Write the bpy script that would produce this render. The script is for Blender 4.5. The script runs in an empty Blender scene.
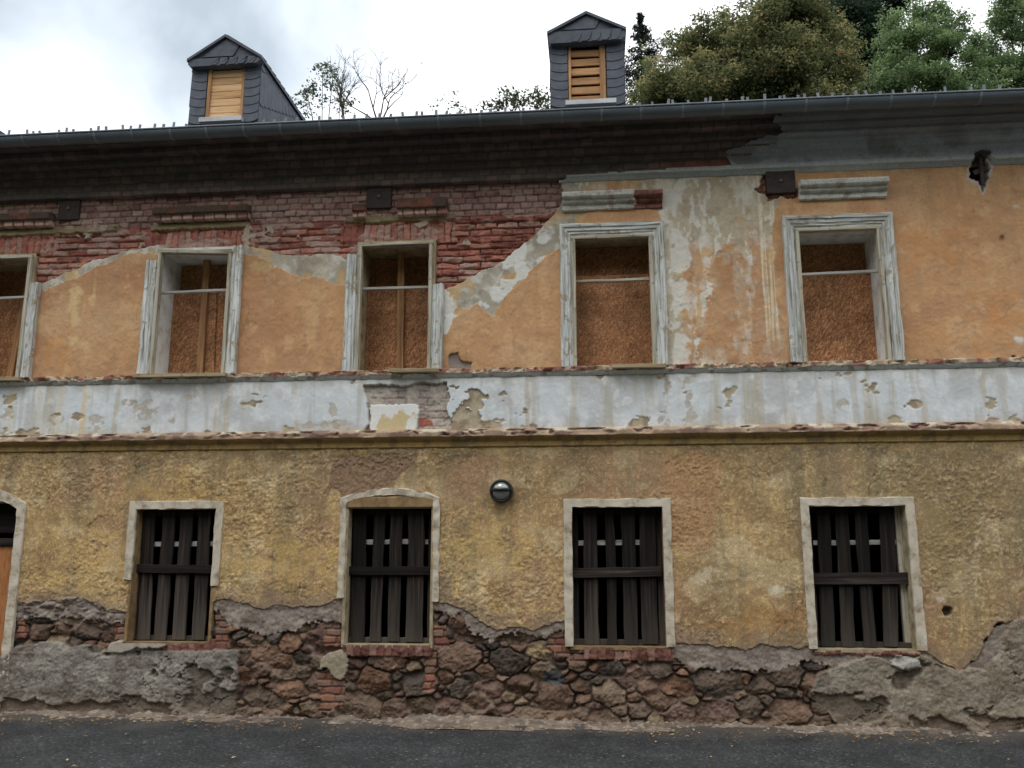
import bpy, math, random
import numpy as np

random.seed(11)
R = np.random.RandomState(5)
SC = bpy.context.scene
COL = SC.collection
rad = math.radians

# ------------------------------------------------------------------ survey of the facade
# camera as it stood in the street; the facade is the plane y = 0, the street side is -y
FOC = 859.0
PITCH = math.atan(168 / 859.0)
YAW = rad(5.5)
CAMP = np.array([0.0, -8.7, 1.6])
FW = np.array([-math.sin(YAW) * math.cos(PITCH), math.cos(YAW) * math.cos(PITCH), math.sin(PITCH)])
RT = np.array([math.cos(YAW), math.sin(YAW), 0.0])
UP = np.cross(RT, FW)


def S(px, py, y=0.0):
    """photo measurement -> (x, z) in metres on the vertical plane at depth y"""
    d = FW + (px - 512) / FOC * RT + (384 - py) / FOC * UP
    t = (y - CAMP[1]) / d[1]
    return CAMP[0] + d[0] * t, CAMP[2] + d[2] * t


def SP(pts, y=0.0):
    return [S(a, b, y) for a, b in pts]


# ------------------------------------------------------------------ colour
def lin(c):
    c = np.asarray(c, float) / 255.0
    return np.where(c <= 0.04045, c / 12.92, ((c + 0.055) / 1.055) ** 2.4)


def A(r, g, b, e=0.62):
    """base colour of a surface that looks (r,g,b) under the grey sky"""
    return np.clip(lin((r, g, b)) / e, 0, 0.86)


# ------------------------------------------------------------------ numpy noise
def _h(ix, iy, seed):
    n = (ix.astype(np.int64) * 374761393 + iy.astype(np.int64) * 668265263 + seed * 974711) & 0xFFFFFFFF
    n = ((n ^ (n >> 13)) * 1274126177) & 0xFFFFFFFF
    n = (n ^ (n >> 16)) & 0xFFFFFFFF
    n = (n * 2246822519) & 0xFFFFFFFF
    n = n ^ (n >> 15)
    return (n & 0xFFFFFF).astype(np.float32) / np.float32(0xFFFFFF)


def vn(x, y, seed=0):
    x = np.asarray(x, float); y = np.asarray(y, float)
    x, y = np.broadcast_arrays(x, y)
    ix = np.floor(x).astype(np.int64); iy = np.floor(y).astype(np.int64)
    fx = (x - ix).astype(np.float32); fy = (y - iy).astype(np.float32)
    fx = fx * fx * fx * (fx * (fx * 6 - 15) + 10); fy = fy * fy * fy * (fy * (fy * 6 - 15) + 10)
    a = _h(ix, iy, seed); b = _h(ix + 1, iy, seed); c = _h(ix, iy + 1, seed); d = _h(ix + 1, iy + 1, seed)
    return (a + (b - a) * fx) * (1 - fy) + (c + (d - c) * fx) * fy


def fbm(x, y, f=1.0, o=4, seed=0, g=0.5):
    """about -1..1"""
    s = 0; a = 1.0; t = 0
    c, q = math.cos(0.6), math.sin(0.6)
    x = np.asarray(x, float) * f; y = np.asarray(y, float) * f
    for i in range(o):
        s = s + a * (vn(x, y, seed + i * 17) * 2 - 1)
        t += a; a *= g
        x, y = (x * c - y * q) * 2.03 + 3.1, (x * q + y * c) * 2.03 - 1.7
    return s / t * 1.6


def ss(a, b, x):
    t = np.clip((x - a) / (b - a), 0, 1)
    return t * t * (3 - 2 * t)


def inpoly(x, z, poly):
    r = np.zeros(x.shape, bool)
    n = len(poly)
    for i in range(n):
        x0, z0 = poly[i]; x1, z1 = poly[(i + 1) % n]
        if z0 == z1:
            continue
        c = ((z0 > z) != (z1 > z)) & (x < (x1 - x0) * (z - z0) / (z1 - z0) + x0)
        r ^= c
    return r


def mixc(c, d, m):
    m = np.asarray(m)[..., None]
    return c * (1 - m) + np.asarray(d) * m


# ------------------------------------------------------------------ node materials
def nodes(name):
    m = bpy.data.materials.new(name); m.use_nodes = True
    nt = m.node_tree; nt.nodes.clear()
    o = nt.nodes.new('ShaderNodeOutputMaterial'); p = nt.nodes.new('ShaderNodeBsdfPrincipled')
    nt.links.new(p.outputs[0], o.inputs[0])
    p.inputs['Specular IOR Level'].default_value = 0.25
    return m, nt, p


def nd(nt, typ, ins=None, **kw):
    n = nt.nodes.new(typ)
    for k, v in kw.items():
        setattr(n, k, v)
    for k, v in (ins or {}).items():
        if hasattr(v, 'is_linked') or isinstance(v, bpy.types.NodeSocket):
            nt.links.new(v, n.inputs[k])
        else:
            n.inputs[k].default_value = v
    return n


def c4(c):
    return (float(c[0]), float(c[1]), float(c[2]), 1)


def ramp(nt, fac, stops):
    n = nd(nt, 'ShaderNodeValToRGB', {'Fac': fac})
    e = n.color_ramp.elements
    while len(e) < len(stops):
        e.new(0.5)
    for el, (p, c) in zip(e, stops):
        el.position = p; el.color = c4(c)
    return n.outputs[0]


def mixn(nt, f, a, b, mode='MIX'):
    n = nd(nt, 'ShaderNodeMix', data_type='RGBA', blend_type=mode)
    for i, v in ((0, f), (6, a), (7, b)):
        if isinstance(v, bpy.types.NodeSocket):
            nt.links.new(v, n.inputs[i])
        else:
            n.inputs[i].default_value = v if i == 0 else c4(v)
    return n.outputs[2]


def bump(nt, p, h, strength=0.4, dist=0.01):
    b = nd(nt, 'ShaderNodeBump', {'Height': h, 'Strength': strength, 'Distance': dist})
    nt.links.new(b.outputs[0], p.inputs['Normal'])


def m_attr(name, rough=0.93, fine=95.0, amp=0.3, bstr=0.5, bdist=0.006):
    """masonry whose layers (render, brick, stone, mortar) come with the mesh as 'Col'"""
    m, nt, p = nodes(name)
    a = nd(nt, 'ShaderNodeAttribute', attribute_name='Col')
    tc = nd(nt, 'ShaderNodeTexCoord')
    n1 = nd(nt, 'ShaderNodeTexNoise', {'Vector': tc.outputs['Object'], 'Scale': fine, 'Detail': 5, 'Roughness': 0.65})
    k = nd(nt, 'ShaderNodeMapRange', {0: n1.outputs[0], 1: 0.3, 2: 0.7, 3: 1 - amp, 4: 1 + amp})
    mul = nd(nt, 'ShaderNodeVectorMath', {0: a.outputs['Color'], 1: (1, 1, 1)}, operation='MULTIPLY')
    cmb = nd(nt, 'ShaderNodeCombineXYZ', {0: k.outputs[0], 1: k.outputs[0], 2: k.outputs[0]})
    nt.links.new(cmb.outputs[0], mul.inputs[1])
    nt.links.new(mul.outputs[0], p.inputs['Base Color'])
    p.inputs['Roughness'].default_value = rough
    n2 = nd(nt, 'ShaderNodeTexNoise', {'Vector': tc.outputs['Object'], 'Scale': fine * 1.3, 'Detail': 6, 'Roughness': 0.7})
    bump(nt, p, n2.outputs[0], bstr, bdist)
    return m


def m_grain(name, stops, sc=(28, 28, 1.6), rough=0.8, bstr=0.35, var=0.25, spots=None, spec=0.25):
    """timber: grain runs along each piece ('grain' = across, thickness, along)"""
    m, nt, p = nodes(name)
    a = nd(nt, 'ShaderNodeAttribute', attribute_name='grain')
    mp = nd(nt, 'ShaderNodeMapping', {'Vector': a.outputs['Vector'], 'Scale': sc})
    n1 = nd(nt, 'ShaderNodeTexNoise', {'Vector': mp.outputs[0], 'Scale': 1.0, 'Detail': 6, 'Roughness': 0.62, 'Distortion': 0.5})
    c = ramp(nt, n1.outputs[0], stops)
    if spots:
        n3 = nd(nt, 'ShaderNodeTexNoise', {'Vector': a.outputs['Vector'], 'Scale': spots[0], 'Detail': 7, 'Roughness': 0.7})
        f = nd(nt, 'ShaderNodeMapRange', {0: n3.outputs[0], 1: spots[1], 2: spots[1] + 0.06, 3: 0, 4: spots[3]})
        c = mixn(nt, f.outputs[0], c, spots[2])
    if name == 'dark_weathered_plank':                                # splash-bleached lower ends
        tc = nd(nt, 'ShaderNodeTexCoord'); sp_ = nd(nt, 'ShaderNodeSeparateXYZ', {0: tc.outputs['Object']})
        ad = nd(nt, 'ShaderNodeMath', {0: sp_.outputs[2], 1: n1.outputs[0]}, operation='SUBTRACT')
        fb = nd(nt, 'ShaderNodeMapRange', {0: ad.outputs[0], 1: .85, 2: .25, 3: 0, 4: .55})
        c = mixn(nt, fb.outputs[0], c, A(80, 73, 66))
    oi = nd(nt, 'ShaderNodeObjectInfo')
    v = nd(nt, 'ShaderNodeMapRange', {0: oi.outputs['Random'], 1: 0, 2: 1, 3: 1 - var, 4: 1 + var})
    hs = nd(nt, 'ShaderNodeHueSaturation', {'Color': c, 'Value': v.outputs[0]})
    nt.links.new(hs.outputs[0], p.inputs['Base Color'])
    p.inputs['Roughness'].default_value = rough
    p.inputs['Specular IOR Level'].default_value = spec
    bump(nt, p, n1.outputs[0], bstr, 0.004)
    return m


def m_noise(name, stops, scale=20, rough=0.9, bstr=0.3, bdist=0.01, detail=6, metallic=0, vec=(1, 1, 1), spec=0.25):
    m, nt, p = nodes(name)
    tc = nd(nt, 'ShaderNodeTexCoord')
    mp = nd(nt, 'ShaderNodeMapping', {'Vector': tc.outputs['Object'], 'Scale': vec})
    n1 = nd(nt, 'ShaderNodeTexNoise', {'Vector': mp.outputs[0], 'Scale': scale, 'Detail': detail, 'Roughness': 0.65})
    nt.links.new(ramp(nt, n1.outputs[0], stops), p.inputs['Base Color'])
    p.inputs['Roughness'].default_value = rough; p.inputs['Metallic'].default_value = metallic
    p.inputs['Specular IOR Level'].default_value = spec
    bump(nt, p, n1.outputs[0], bstr, bdist)
    return m


M = {}
M['masonry'] = m_attr('weathered_masonry')
M['smooth_render'] = m_attr('weathered_upper_wall', fine=110, amp=0.13, bstr=0.3, bdist=0.004)
M['roughcast'] = m_attr('roughcast_render', fine=85, amp=0.34, bstr=0.55, bdist=0.007)
M['paint_wood'] = m_grain('flaking_white_paint', [(0.30, A(84, 76, 66)), (0.42, A(142, 140, 132)), (0.55, A(174, 177, 175)), (0.75, A(192, 195, 194))],
                          sc=(45, 45, 2.2), spots=(11, 0.555, A(132, 118, 96), 0.8), var=0.07)
M['old_frame'] = m_grain('worn_frame_timber', [(0.3, A(92, 82, 68)), (0.5, A(148, 142, 126)), (0.7, A(174, 170, 158))], var=0.1,
                         spots=(14, 0.58, A(96, 78, 58), 0.6))
M['dark_wood'] = m_grain('dark_weathered_plank', [(0.30, A(12, 10, 9)), (0.48, A(26, 22, 20)), (0.62, A(42, 35, 31)), (0.8, A(72, 62, 55))],
                         sc=(34, 34, 1.3), rough=0.85, bstr=0.6, var=0.5)
M['stud_wood'] = m_grain('aged_stud_timber', [(0.3, A(96, 68, 46)), (0.55, A(138, 104, 72)), (0.8, A(164, 130, 94))], var=0.1)
M['new_wood'] = m_grain('raw_pine_board', [(0.28, A(140, 104, 70)), (0.5, A(178, 144, 106)), (0.75, A(196, 168, 132))], sc=(26, 26, 1.8), var=0.13,
                        spots=(9, 0.66, A(120, 74, 38), 0.5))
M['rust_wood'] = m_grain('rusty_pine_slat', [(0.28, A(108, 80, 58)), (0.5, A(150, 114, 80)), (0.75, A(174, 140, 104))], sc=(26, 26, 1.8), var=0.16, spots=(9, 0.60, A(96, 62, 38), 0.6))
M['sill'] = m_grain('weathered_sill', [(0.3, A(96, 84, 66)), (0.5, A(140, 124, 98)), (0.7, A(164, 150, 124))], var=0.05,
                    spots=(12, 0.58, A(90, 76, 58), 0.7))
M['batten'] = m_grain('pale_batten', [(0.3, A(104, 102, 96)), (0.6, A(150, 148, 142))], var=0.1)


def m_osb():
    m, nt, p = nodes('strand_board')
    tc = nd(nt, 'ShaderNodeTexCoord')
    dn = nd(nt, 'ShaderNodeTexNoise', {'Vector': tc.outputs['Object'], 'Scale': 9, 'Detail': 3})
    dv = nd(nt, 'ShaderNodeVectorMath', {0: dn.outputs['Color'], 1: (.03, .03, .03)}, operation='MULTIPLY')
    ad = nd(nt, 'ShaderNodeVectorMath', {0: tc.outputs['Object'], 1: dv.outputs[0]}, operation='ADD')
    col = None
    for k, ang in enumerate((12, 64, 105, 151)):
        r1 = nd(nt, 'ShaderNodeMapping', {'Vector': ad.outputs[0], 'Rotation': (0, rad(ang), 0), 'Location': (k * 3.1, 0, k * 1.7)})
        r2 = nd(nt, 'ShaderNodeMapping', {'Vector': r1.outputs[0], 'Scale': (150, 10, 34)})
        v = nd(nt, 'ShaderNodeTexVoronoi', {'Vector': r2.outputs[0], 'Scale': 1.0})
        sepc = nd(nt, 'ShaderNodeSeparateColor', {0: v.outputs['Color']})
        c = ramp(nt, sepc.outputs[0], [(0.0, A(84, 54, 38)), (0.5, A(122, 84, 58)), (0.9, A(160, 116, 80)), (1.0, A(182, 140, 100))])
        if col is None:
            col = c
        else:
            f = nd(nt, 'ShaderNodeMapRange', {0: sepc.outputs[1], 1: .45, 2: .55, 3: .15, 4: .85})
            col = mixn(nt, f.outputs[0], col, c)
    n = nd(nt, 'ShaderNodeTexNoise', {'Vector': tc.outputs['Object'], 'Scale': 3.5, 'Detail': 5})
    f = nd(nt, 'ShaderNodeMapRange', {0: n.outputs[0], 1: 0.3, 2: 0.7, 3: 0.70, 4: 1.2})
    hs = nd(nt, 'ShaderNodeHueSaturation', {'Color': col, 'Value': f.outputs[0]})
    nt.links.new(hs.outputs[0], p.inputs['Base Color'])
    p.inputs['Roughness'].default_value = 0.75
    bump(nt, p, hs.outputs[0], 0.3, 0.003)
    return m


M['osb'] = m_osb()
M['osb_new'] = m_noise('door_board', [(0.3, A(120, 78, 48)), (0.6, A(150, 102, 64)), (0.8, A(164, 118, 78))], scale=14, vec=(3, 1, .6))
M['white_reveal'] = m_noise('limewashed_reveal', [(0.3, A(150, 148, 140)), (0.5, A(186, 186, 182)), (0.7, A(200, 202, 200))], scale=7, bstr=0.15)
M['grey_reveal'] = m_noise('plaster_reveal', [(0.3, A(96, 88, 72)), (0.5, A(138, 126, 102)), (0.7, A(160, 150, 126))], scale=9, bstr=0.4)
M['ochre_reveal'] = m_noise('ochre_reveal', [(0.3, A(84, 66, 48)), (0.5, A(118, 96, 68)), (0.7, A(138, 116, 84))], scale=9, bstr=0.4)
M['surround'] = m_noise('pale_window_surround', [(0.28, A(96, 82, 66)), (0.38, A(142, 130, 112)), (0.50, A(166, 157, 141)), (0.75, A(178, 171, 157))], scale=9, bstr=0.35, bdist=0.02)
M['slate'] = m_noise('dark_slate', [(0.3, (0.055, 0.064, 0.088)), (0.5, (0.078, 0.090, 0.118)), (0.7, (0.105, 0.118, 0.148))], scale=9, rough=0.6, bstr=0.2, spec=0.4)
M['slate_roof'] = m_noise('roof_slate', [(0.3, (0.05, 0.053, 0.06)), (0.7, (0.085, 0.09, 0.1))], scale=5, rough=0.65, bstr=0.2)
M['zinc'] = m_noise('dark_gutter_metal', [(0.3, (0.10, 0.125, 0.15)), (0.55, (0.13, 0.16, 0.19)), (0.8, (0.16, 0.19, 0.22))], scale=3, rough=0.45, bstr=0.05, vec=(1, 4, 4), spec=0.5)
M['zinc_light'] = m_noise('bracket_metal', [(0.3, (0.18, 0.2, 0.225)), (0.7, (0.32, 0.35, 0.38))], scale=12, rough=0.5, metallic=0.3)
M['flash'] = m_noise('pale_flashing', [(0.3, (0.42, 0.44, 0.46)), (0.7, (0.6, 0.62, 0.64))], scale=6, rough=0.5, metallic=0.2)
M['iron'] = m_noise('rusty_iron_plate', [(0.3, (0.045, 0.037, 0.035)), (0.55, (0.07, 0.054, 0.05)), (0.8, (0.10, 0.07, 0.058))], scale=16, rough=0.7, bstr=0.3)
M['bracket'] = m_noise('gutter_strap', [(0.3, (0.17, 0.2, 0.23)), (0.7, (0.26, 0.29, 0.32))], scale=12, rough=0.5)
M['bolt'] = m_noise('bolt_head', [(0.3, (0.10, 0.09, 0.08)), (0.7, (0.22, 0.2, 0.18))], scale=30, rough=0.5, metallic=0.5)
M['soffit'] = m_noise('sooty_soffit_boards', [(0.3, (0.03, 0.026, 0.023)), (0.7, (0.07, 0.06, 0.052))], scale=8, vec=(.5, 6, 6))
M['black_metal'] = m_noise('black_enamel', [(0.3, (0.010, 0.010, 0.010)), (0.7, (0.02, 0.02, 0.02))], scale=10, rough=0.35, spec=0.5)
M['rear'] = m_noise('plain_rear_render', [(0.3, A(130, 110, 80)), (0.7, A(160, 136, 100))], scale=3)
M['cable'] = M['black_metal']


def m_lens():
    m, nt, p = nodes('smoked_glass_dome')
    tc = nd(nt, 'ShaderNodeTexCoord')
    n = nd(nt, 'ShaderNodeTexNoise', {'Vector': tc.outputs['Object'], 'Scale': 14, 'Detail': 3})
    nt.links.new(ramp(nt, n.outputs[0], [(0.3, (0.13, 0.15, 0.125)), (0.7, (0.22, 0.24, 0.21))]), p.inputs['Base Color'])
    p.inputs['Roughness'].default_value = 0.04
    p.inputs['Specular IOR Level'].default_value = 0.9
    p.inputs['IOR'].default_value = 1.9
    p.inputs['Coat Weight'].default_value = 0.5
    return m


M['lens'] = m_lens()


# ------------------------------------------------------------------ mesh collecting
class MB:
    def __init__(s):
        s.v = []; s.f = []; s.g = []; s.c = []

    def add(s, vs, fs, gs=None, col=None):
        b = len(s.v)
        s.v += [tuple(map(float, p)) for p in vs]
        s.g += [tuple(map(float, p)) for p in (gs if gs is not None else vs)]
        s.c += [tuple(col) + (1,) if col is not None else (0.3, 0.3, 0.3, 1)] * len(vs)
        s.f += [tuple(b + i for i in f) for f in fs]

    def sweep(s, rings, grains, caps=True, col=None, closed=True):
        """rings: list of equal point lists"""
        n = len(rings[0]); vs = [p for r in rings for p in r]; gs = [p for r in grains for p in r]
        fs = []
        for i in range(len(rings) - 1):
            for j in range(n if closed else n - 1):
                a = i * n + j; b = i * n + (j + 1) % n
                fs.append((a, b, b + n, a + n))
        if caps:
            fs.append(tuple(range(n - 1, -1, -1))); fs.append(tuple((len(rings) - 1) * n + k for k in range(n)))
        s.add(vs, fs, gs, col)

    def plank(s, p0, p1, w, t, nrm=(0, -1, 0), jit=0.004, ch=0.004, step=0.07, bow=0.0, taper=0.0):
        p0 = np.array(p0, float); p1 = np.array(p1, float); d = p1 - p0; L = np.linalg.norm(d); d /= L
        n = np.array(nrm, float); n -= d * n.dot(d); n /= np.linalg.norm(n); a = np.cross(d, n)
        k = max(2, int(L / step) + 1); o = random.uniform(0, 50); q = random.uniform(0, 99)
        rings = []; grains = []
        for i in range(k):
            u = i / (k - 1); c = p0 + d * L * u + a * bow * math.sin(u * math.pi)
            w2 = w / 2 * (1 - taper * u); e1 = float(vn(u * L * 5 + q, 1.5, 3) - .5) * jit * 2; e2 = float(vn(u * L * 5 + q, 7.5, 3) - .5) * jit * 2
            x0, x1 = -w2 + e1, w2 + e2; t2 = t / 2; h = min(ch, t2 * .6)
            if i in (0, k - 1):
                e = random.uniform(-jit, jit)
            prof = [(x0, -t2 + h), (x0 + h, -t2), (x1 - h, -t2), (x1, -t2 + h), (x1, t2 - h), (x1 - h, t2), (x0 + h, t2), (x0, t2 - h)]
            rings.append([c + a * x + n * y for x, y in prof])
            grains.append([(x + o, y + o * .3, u * L + o) for x, y in prof])
        s.sweep(rings, grains)

    def box(s, x0, x1, y0, y1, z0, z1, ch=0.004, col=None):
        vs = []; fs = []
        cx, cy, cz = (x0 + x1) / 2, (y0 + y1) / 2, (z0 + z1) / 2; hx, hy, hz = (x1 - x0) / 2, (y1 - y0) / 2, (z1 - z0) / 2
        ch = min(ch, hx * .4, hy * .4, hz * .4)
        idx = {}
        for sx in (-1, 1):
            for sy in (-1, 1):
                for sz in (-1, 1):
                    for k, (a, b, c) in enumerate(((0, 1, 1), (1, 0, 1), (1, 1, 0))):
                        idx[(sx, sy, sz, k)] = len(vs)
                        vs.append((cx + sx * (hx - ch * a), cy + sy * (hy - ch * b), cz + sz * (hz - ch * c)))
        for sg in (-1, 1):
            fs.append([idx[(sg, a, b, 0)] for a, b in ((-1, -1), (1, -1), (1, 1), (-1, 1))][::sg])
            fs.append([idx[(a, sg, b, 1)] for a, b in ((-1, -1), (1, -1), (1, 1), (-1, 1))][::-sg])
            fs.append([idx[(a, b, sg, 2)] for a, b in ((-1, -1), (1, -1), (1, 1), (-1, 1))][::sg])
        for a in (-1, 1):
            for b in (-1, 1):
                fs.append([idx[(a, b, -1, 0)], idx[(a, b, 1, 0)], idx[(a, b, 1, 1)], idx[(a, b, -1, 1)]])
                fs.append([idx[(a, -1, b, 0)], idx[(a, 1, b, 0)], idx[(a, 1, b, 2)], idx[(a, -1, b, 2)]])
                fs.append([idx[(-1, a, b, 1)], idx[(1, a, b, 1)], idx[(1, a, b, 2)], idx[(-1, a, b, 2)]])
                for c in (-1, 1):
                    fs.append([idx[(a, b, c, k)] for k in range(3)])
        s.add(vs, fs, None, col)

    def tube(s, pts, rs, n=6, col=None):
        pts = [np.array(p, float) for p in pts]; rings = []; gr = []
        ref = np.array((0.31, 0.87, 0.38)); L = 0
        for i, p in enumerate(pts):
            d = pts[min(i + 1, len(pts) - 1)] - pts[max(i - 1, 0)]; d /= np.linalg.norm(d) + 1e-9
            a = np.cross(d, ref); a /= np.linalg.norm(a) + 1e-9; b = np.cross(d, a)
            if i: L += np.linalg.norm(p - pts[i - 1])
            rings.append([p + (a * math.cos(t) + b * math.sin(t)) * rs[i] for t in [k * 2 * math.pi / n for k in range(n)]])
            gr.append([(k * .05, 0, L) for k in range(n)])
        s.sweep(rings, gr, True, col)

    def lathe(s, prof, c, axis='y', n=32):
        """prof: (radius, depth towards -y)"""
        rings = []
        for r, o in prof:
            rings.append([(c[0] + r * math.cos(t), c[1] - o, c[2] + r * math.sin(t)) for t in [k * 2 * math.pi / n for k in range(n)]])
        s.sweep(rings, rings, False)

    def frame(s, path, prof, jit=0.003, step=0.05, seed=0):
        """path: points (x,z); prof: (d outward, o towards street). mitred"""
        P = [np.array(p, float) for p in path]; m = []
        for i in range(len(P)):
            ns = []
            for a, b in ((i - 1, i), (i, i + 1)):
                if a >= 0 and b < len(P):
                    d = P[b] - P[a]; d /= np.linalg.norm(d); ns.append(np.array((-d[1], d[0])))
            if len(ns) == 2:
                mm = (ns[0] + ns[1]) / (1 + ns[0].dot(ns[1]))
            else:
                mm = ns[0]
            m.append(mm)
        rings = []; gr = []; L = 0
        for i in range(len(P) - 1):
            ln = np.linalg.norm(P[i + 1] - P[i]); k = max(1, int(ln / step))
            for j in range(k + (1 if i == len(P) - 2 else 0)):
                t = j / k; r = []; g = []
                for q, (d, o) in enumerate(prof):
                    a = (P[i] + m[i] * d) * (1 - t) + (P[i + 1] + m[i + 1] * d) * t
                    e = float(vn((L + t * ln) * 9, q * 3.3 + seed, seed) - .5) * 2 * jit
                    e2 = float(vn((L + t * ln) * 14, q * 2.1 + seed, seed + 5) - .5) * 2 * jit
                    w = 0 if q in (0, len(prof) - 1) else 1
                    r.append((a[0] + e * w, -o + e2 * w, a[1] + e * w)); g.append((d + seed, o, L + t * ln))
                rings.append(r); gr.append(g)
            L += ln
        s.sweep(rings, gr, True, None, False)

    def build(s, name, mat, parent=None, smooth=False, loc=(0, 0, 0), label=None):
        me = bpy.data.meshes.new(name)
        v = np.array(s.v, np.float32) - np.array(loc, np.float32)
        me.from_pydata(v.tolist(), [], s.f)
        at = me.attributes.new('grain', 'FLOAT_VECTOR', 'POINT'); at.data.foreach_set('vector', np.array(s.g, np.float32).ravel())
        at = me.attributes.new('Col', 'FLOAT_COLOR', 'POINT'); at.data.foreach_set('color', np.array(s.c, np.float32).ravel())
        me.materials.append(mat)
        if smooth:
            me.polygons.foreach_set('use_smooth', [True] * len(me.polygons))
        me.update()
        o = bpy.data.objects.new(name, me); COL.objects.link(o); o.location = loc
        if parent is not None:
            o.parent = parent
            o.location = (0, 0, 0) if loc == (0, 0, 0) else loc
        if label: o['label'] = label
        return o


def grid_obj(name, X, Y, Z, keep, col, mat, parent=None, smooth=True):
    """regular grid mesh from 2-D arrays, faces where keep"""
    nz, nx = X.shape
    idx = np.arange(nz * nx).reshape(nz, nx)
    q = np.stack([idx[:-1, :-1], idx[:-1, 1:], idx[1:, 1:], idx[1:, :-1]], -1)[keep]
    used = np.unique(q); remap = np.zeros(nz * nx, np.int64); remap[used] = np.arange(len(used))
    q = remap[q]
    me = bpy.data.meshes.new(name)
    me.vertices.add(len(used)); me.loops.add(q.size); me.polygons.add(len(q))
    co = np.stack([X.ravel()[used], Y.ravel()[used], Z.ravel()[used]], -1).astype(np.float32)
    me.vertices.foreach_set('co', co.ravel())
    me.loops.foreach_set('vertex_index', q.ravel().astype(np.int32))
    me.polygons.foreach_set('loop_start', (np.arange(len(q)) * 4).astype(np.int32))
    me.polygons.foreach_set('loop_total', np.full(len(q), 4, np.int32))
    if smooth: me.polygons.foreach_set('use_smooth', np.ones(len(q), bool))
    me.update(calc_edges=True)
    a = me.attributes.new('Col', 'FLOAT_COLOR', 'POINT')
    c = np.ones((len(used), 4), np.float32); c[:, :3] = col.reshape(-1, 3)[used]
    a.data.foreach_set('color', c.ravel())
    me.materials.append(mat)
    o = bpy.data.objects.new(name, me); COL.objects.link(o); o.parent = parent
    return o


def thing(name, label, cat, loc=(0, 0, 0), group=None):
    o = bpy.data.objects.new(name, None); COL.objects.link(o); o.location = loc; o.empty_display_size = 0.3
    o['label'] = label; o['category'] = cat
    if group: o['group'] = group
    return o


def struct(o, kind='structure', label=None, cat=None):
    o['kind'] = kind
    if label: o['label'] = label
    if cat: o['category'] = cat
    return o


# ================================================================== THE HOUSE
house = thing('derelict_house', 'derelict two-storey house, peeling orange plaster over red brick, all windows boarded up', 'house')

XL, XR, DEPTH = -10.5, 8.0, 8.5
# openings, metres: upper windows (outer x0, x1), lower windows
UW = [(-7.21, -6.14), (-4.90, -3.805), (-2.63, -1.565), (-0.325, 0.772), (1.983, 3.086)]
UZ0, UZ1 = 3.47, 5.02
LW = [(-4.88, -3.85), (-2.605, -1.573), (-0.322, 0.742), (1.985, 3.063)]
LZ0, LZ1 = 0.70, 2.12
DOOR = (-7.25, -6.03)
AW = 0.13           # architrave width
U_open = [(a + AW, b - AW) for a, b in UW]
L_open = [(a + 0.085, b - 0.085) for a, b in LW]

step = 0.009
xs = np.concatenate([np.arange(XL, -7.5, 0.04), np.arange(-7.5, 5.1, step), np.arange(5.1, XR + .01, 0.04)])
zs = np.arange(-0.10, 5.64, step)
X, Z = np.meshgrid(xs, zs)
shape = X.shape


def line(pts):
    p = sorted(SP(pts)); px = np.array([a for a, b in p]); pz = np.array([b for a, b in p])
    return lambda x: np.interp(x, px, pz)


W1_ = fbm(X, Z, 5, 5, 1); W2_ = fbm(X, Z, 5, 5, 40)
wx = X + W1_ * 0.035; wz = Z + W2_ * 0.035
fine = fbm(X, Z, 38, 3, 90); mid = fbm(X, Z, 9, 4, 77); big = fbm(X, Z, 1.3, 4, 60); big2 = fbm(X, Z, 2.2, 4, 160)
streak = fbm(X * 9, Z * 0.8, 1, 4, 300)
micro = fbm(X, Z, 80, 2, 555)


# ---------------- brickwork
def bricks(X, Z, L, ch=0.074, joint=0.006, seed=0, wob=0.006):
    x = X + fbm(X, Z, 12, 2, seed + 3) * wob; z = Z + fbm(X, Z, 7, 2, seed + 8) * wob
    r = np.floor(z / ch); fz = z / ch - r
    off = _h(r, r * 0 + 3, seed) * 0.35 + (r % 2) * 0.5
    u = x / L + off; c = np.floor(u); fx = u - c
    d = np.minimum(np.minimum(fx, 1 - fx) * L, np.minimum(fz, 1 - fz) * ch)
    return ss(joint * .4, joint * 1.9, d), c, r


jm1, bc1, br1 = bricks(X, Z, 0.132, seed=5)
jm2, bc2, br2 = bricks(X, Z, 0.235, seed=9)
upz = ss(5.19, 5.21, Z + mid * 0.02)
sel = upz > .5
jm = np.where(sel, jm1, jm2); bc = np.where(sel, bc1, bc2); br = np.where(sel, br1, br2)
# flat arches of upright bricks over the first three windows
for (a, b) in UW[:3]:
    u = (X - a) / 0.075 + fbm(X, Z, 8, 2, 12) * .12
    m = (X > a - 0.10) & (X < b + 0.10) & (Z > 4.90 + mid * .012) & (Z < 5.125 + mid * .012)
    fx = u - np.floor(u); d = np.minimum(fx, 1 - fx) * .075
    k = ss(0.000, 0.007, d)
    jm = np.where(m, k, jm); bc = np.where(m, np.floor(u), bc); br = np.where(m, 900, br)
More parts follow.
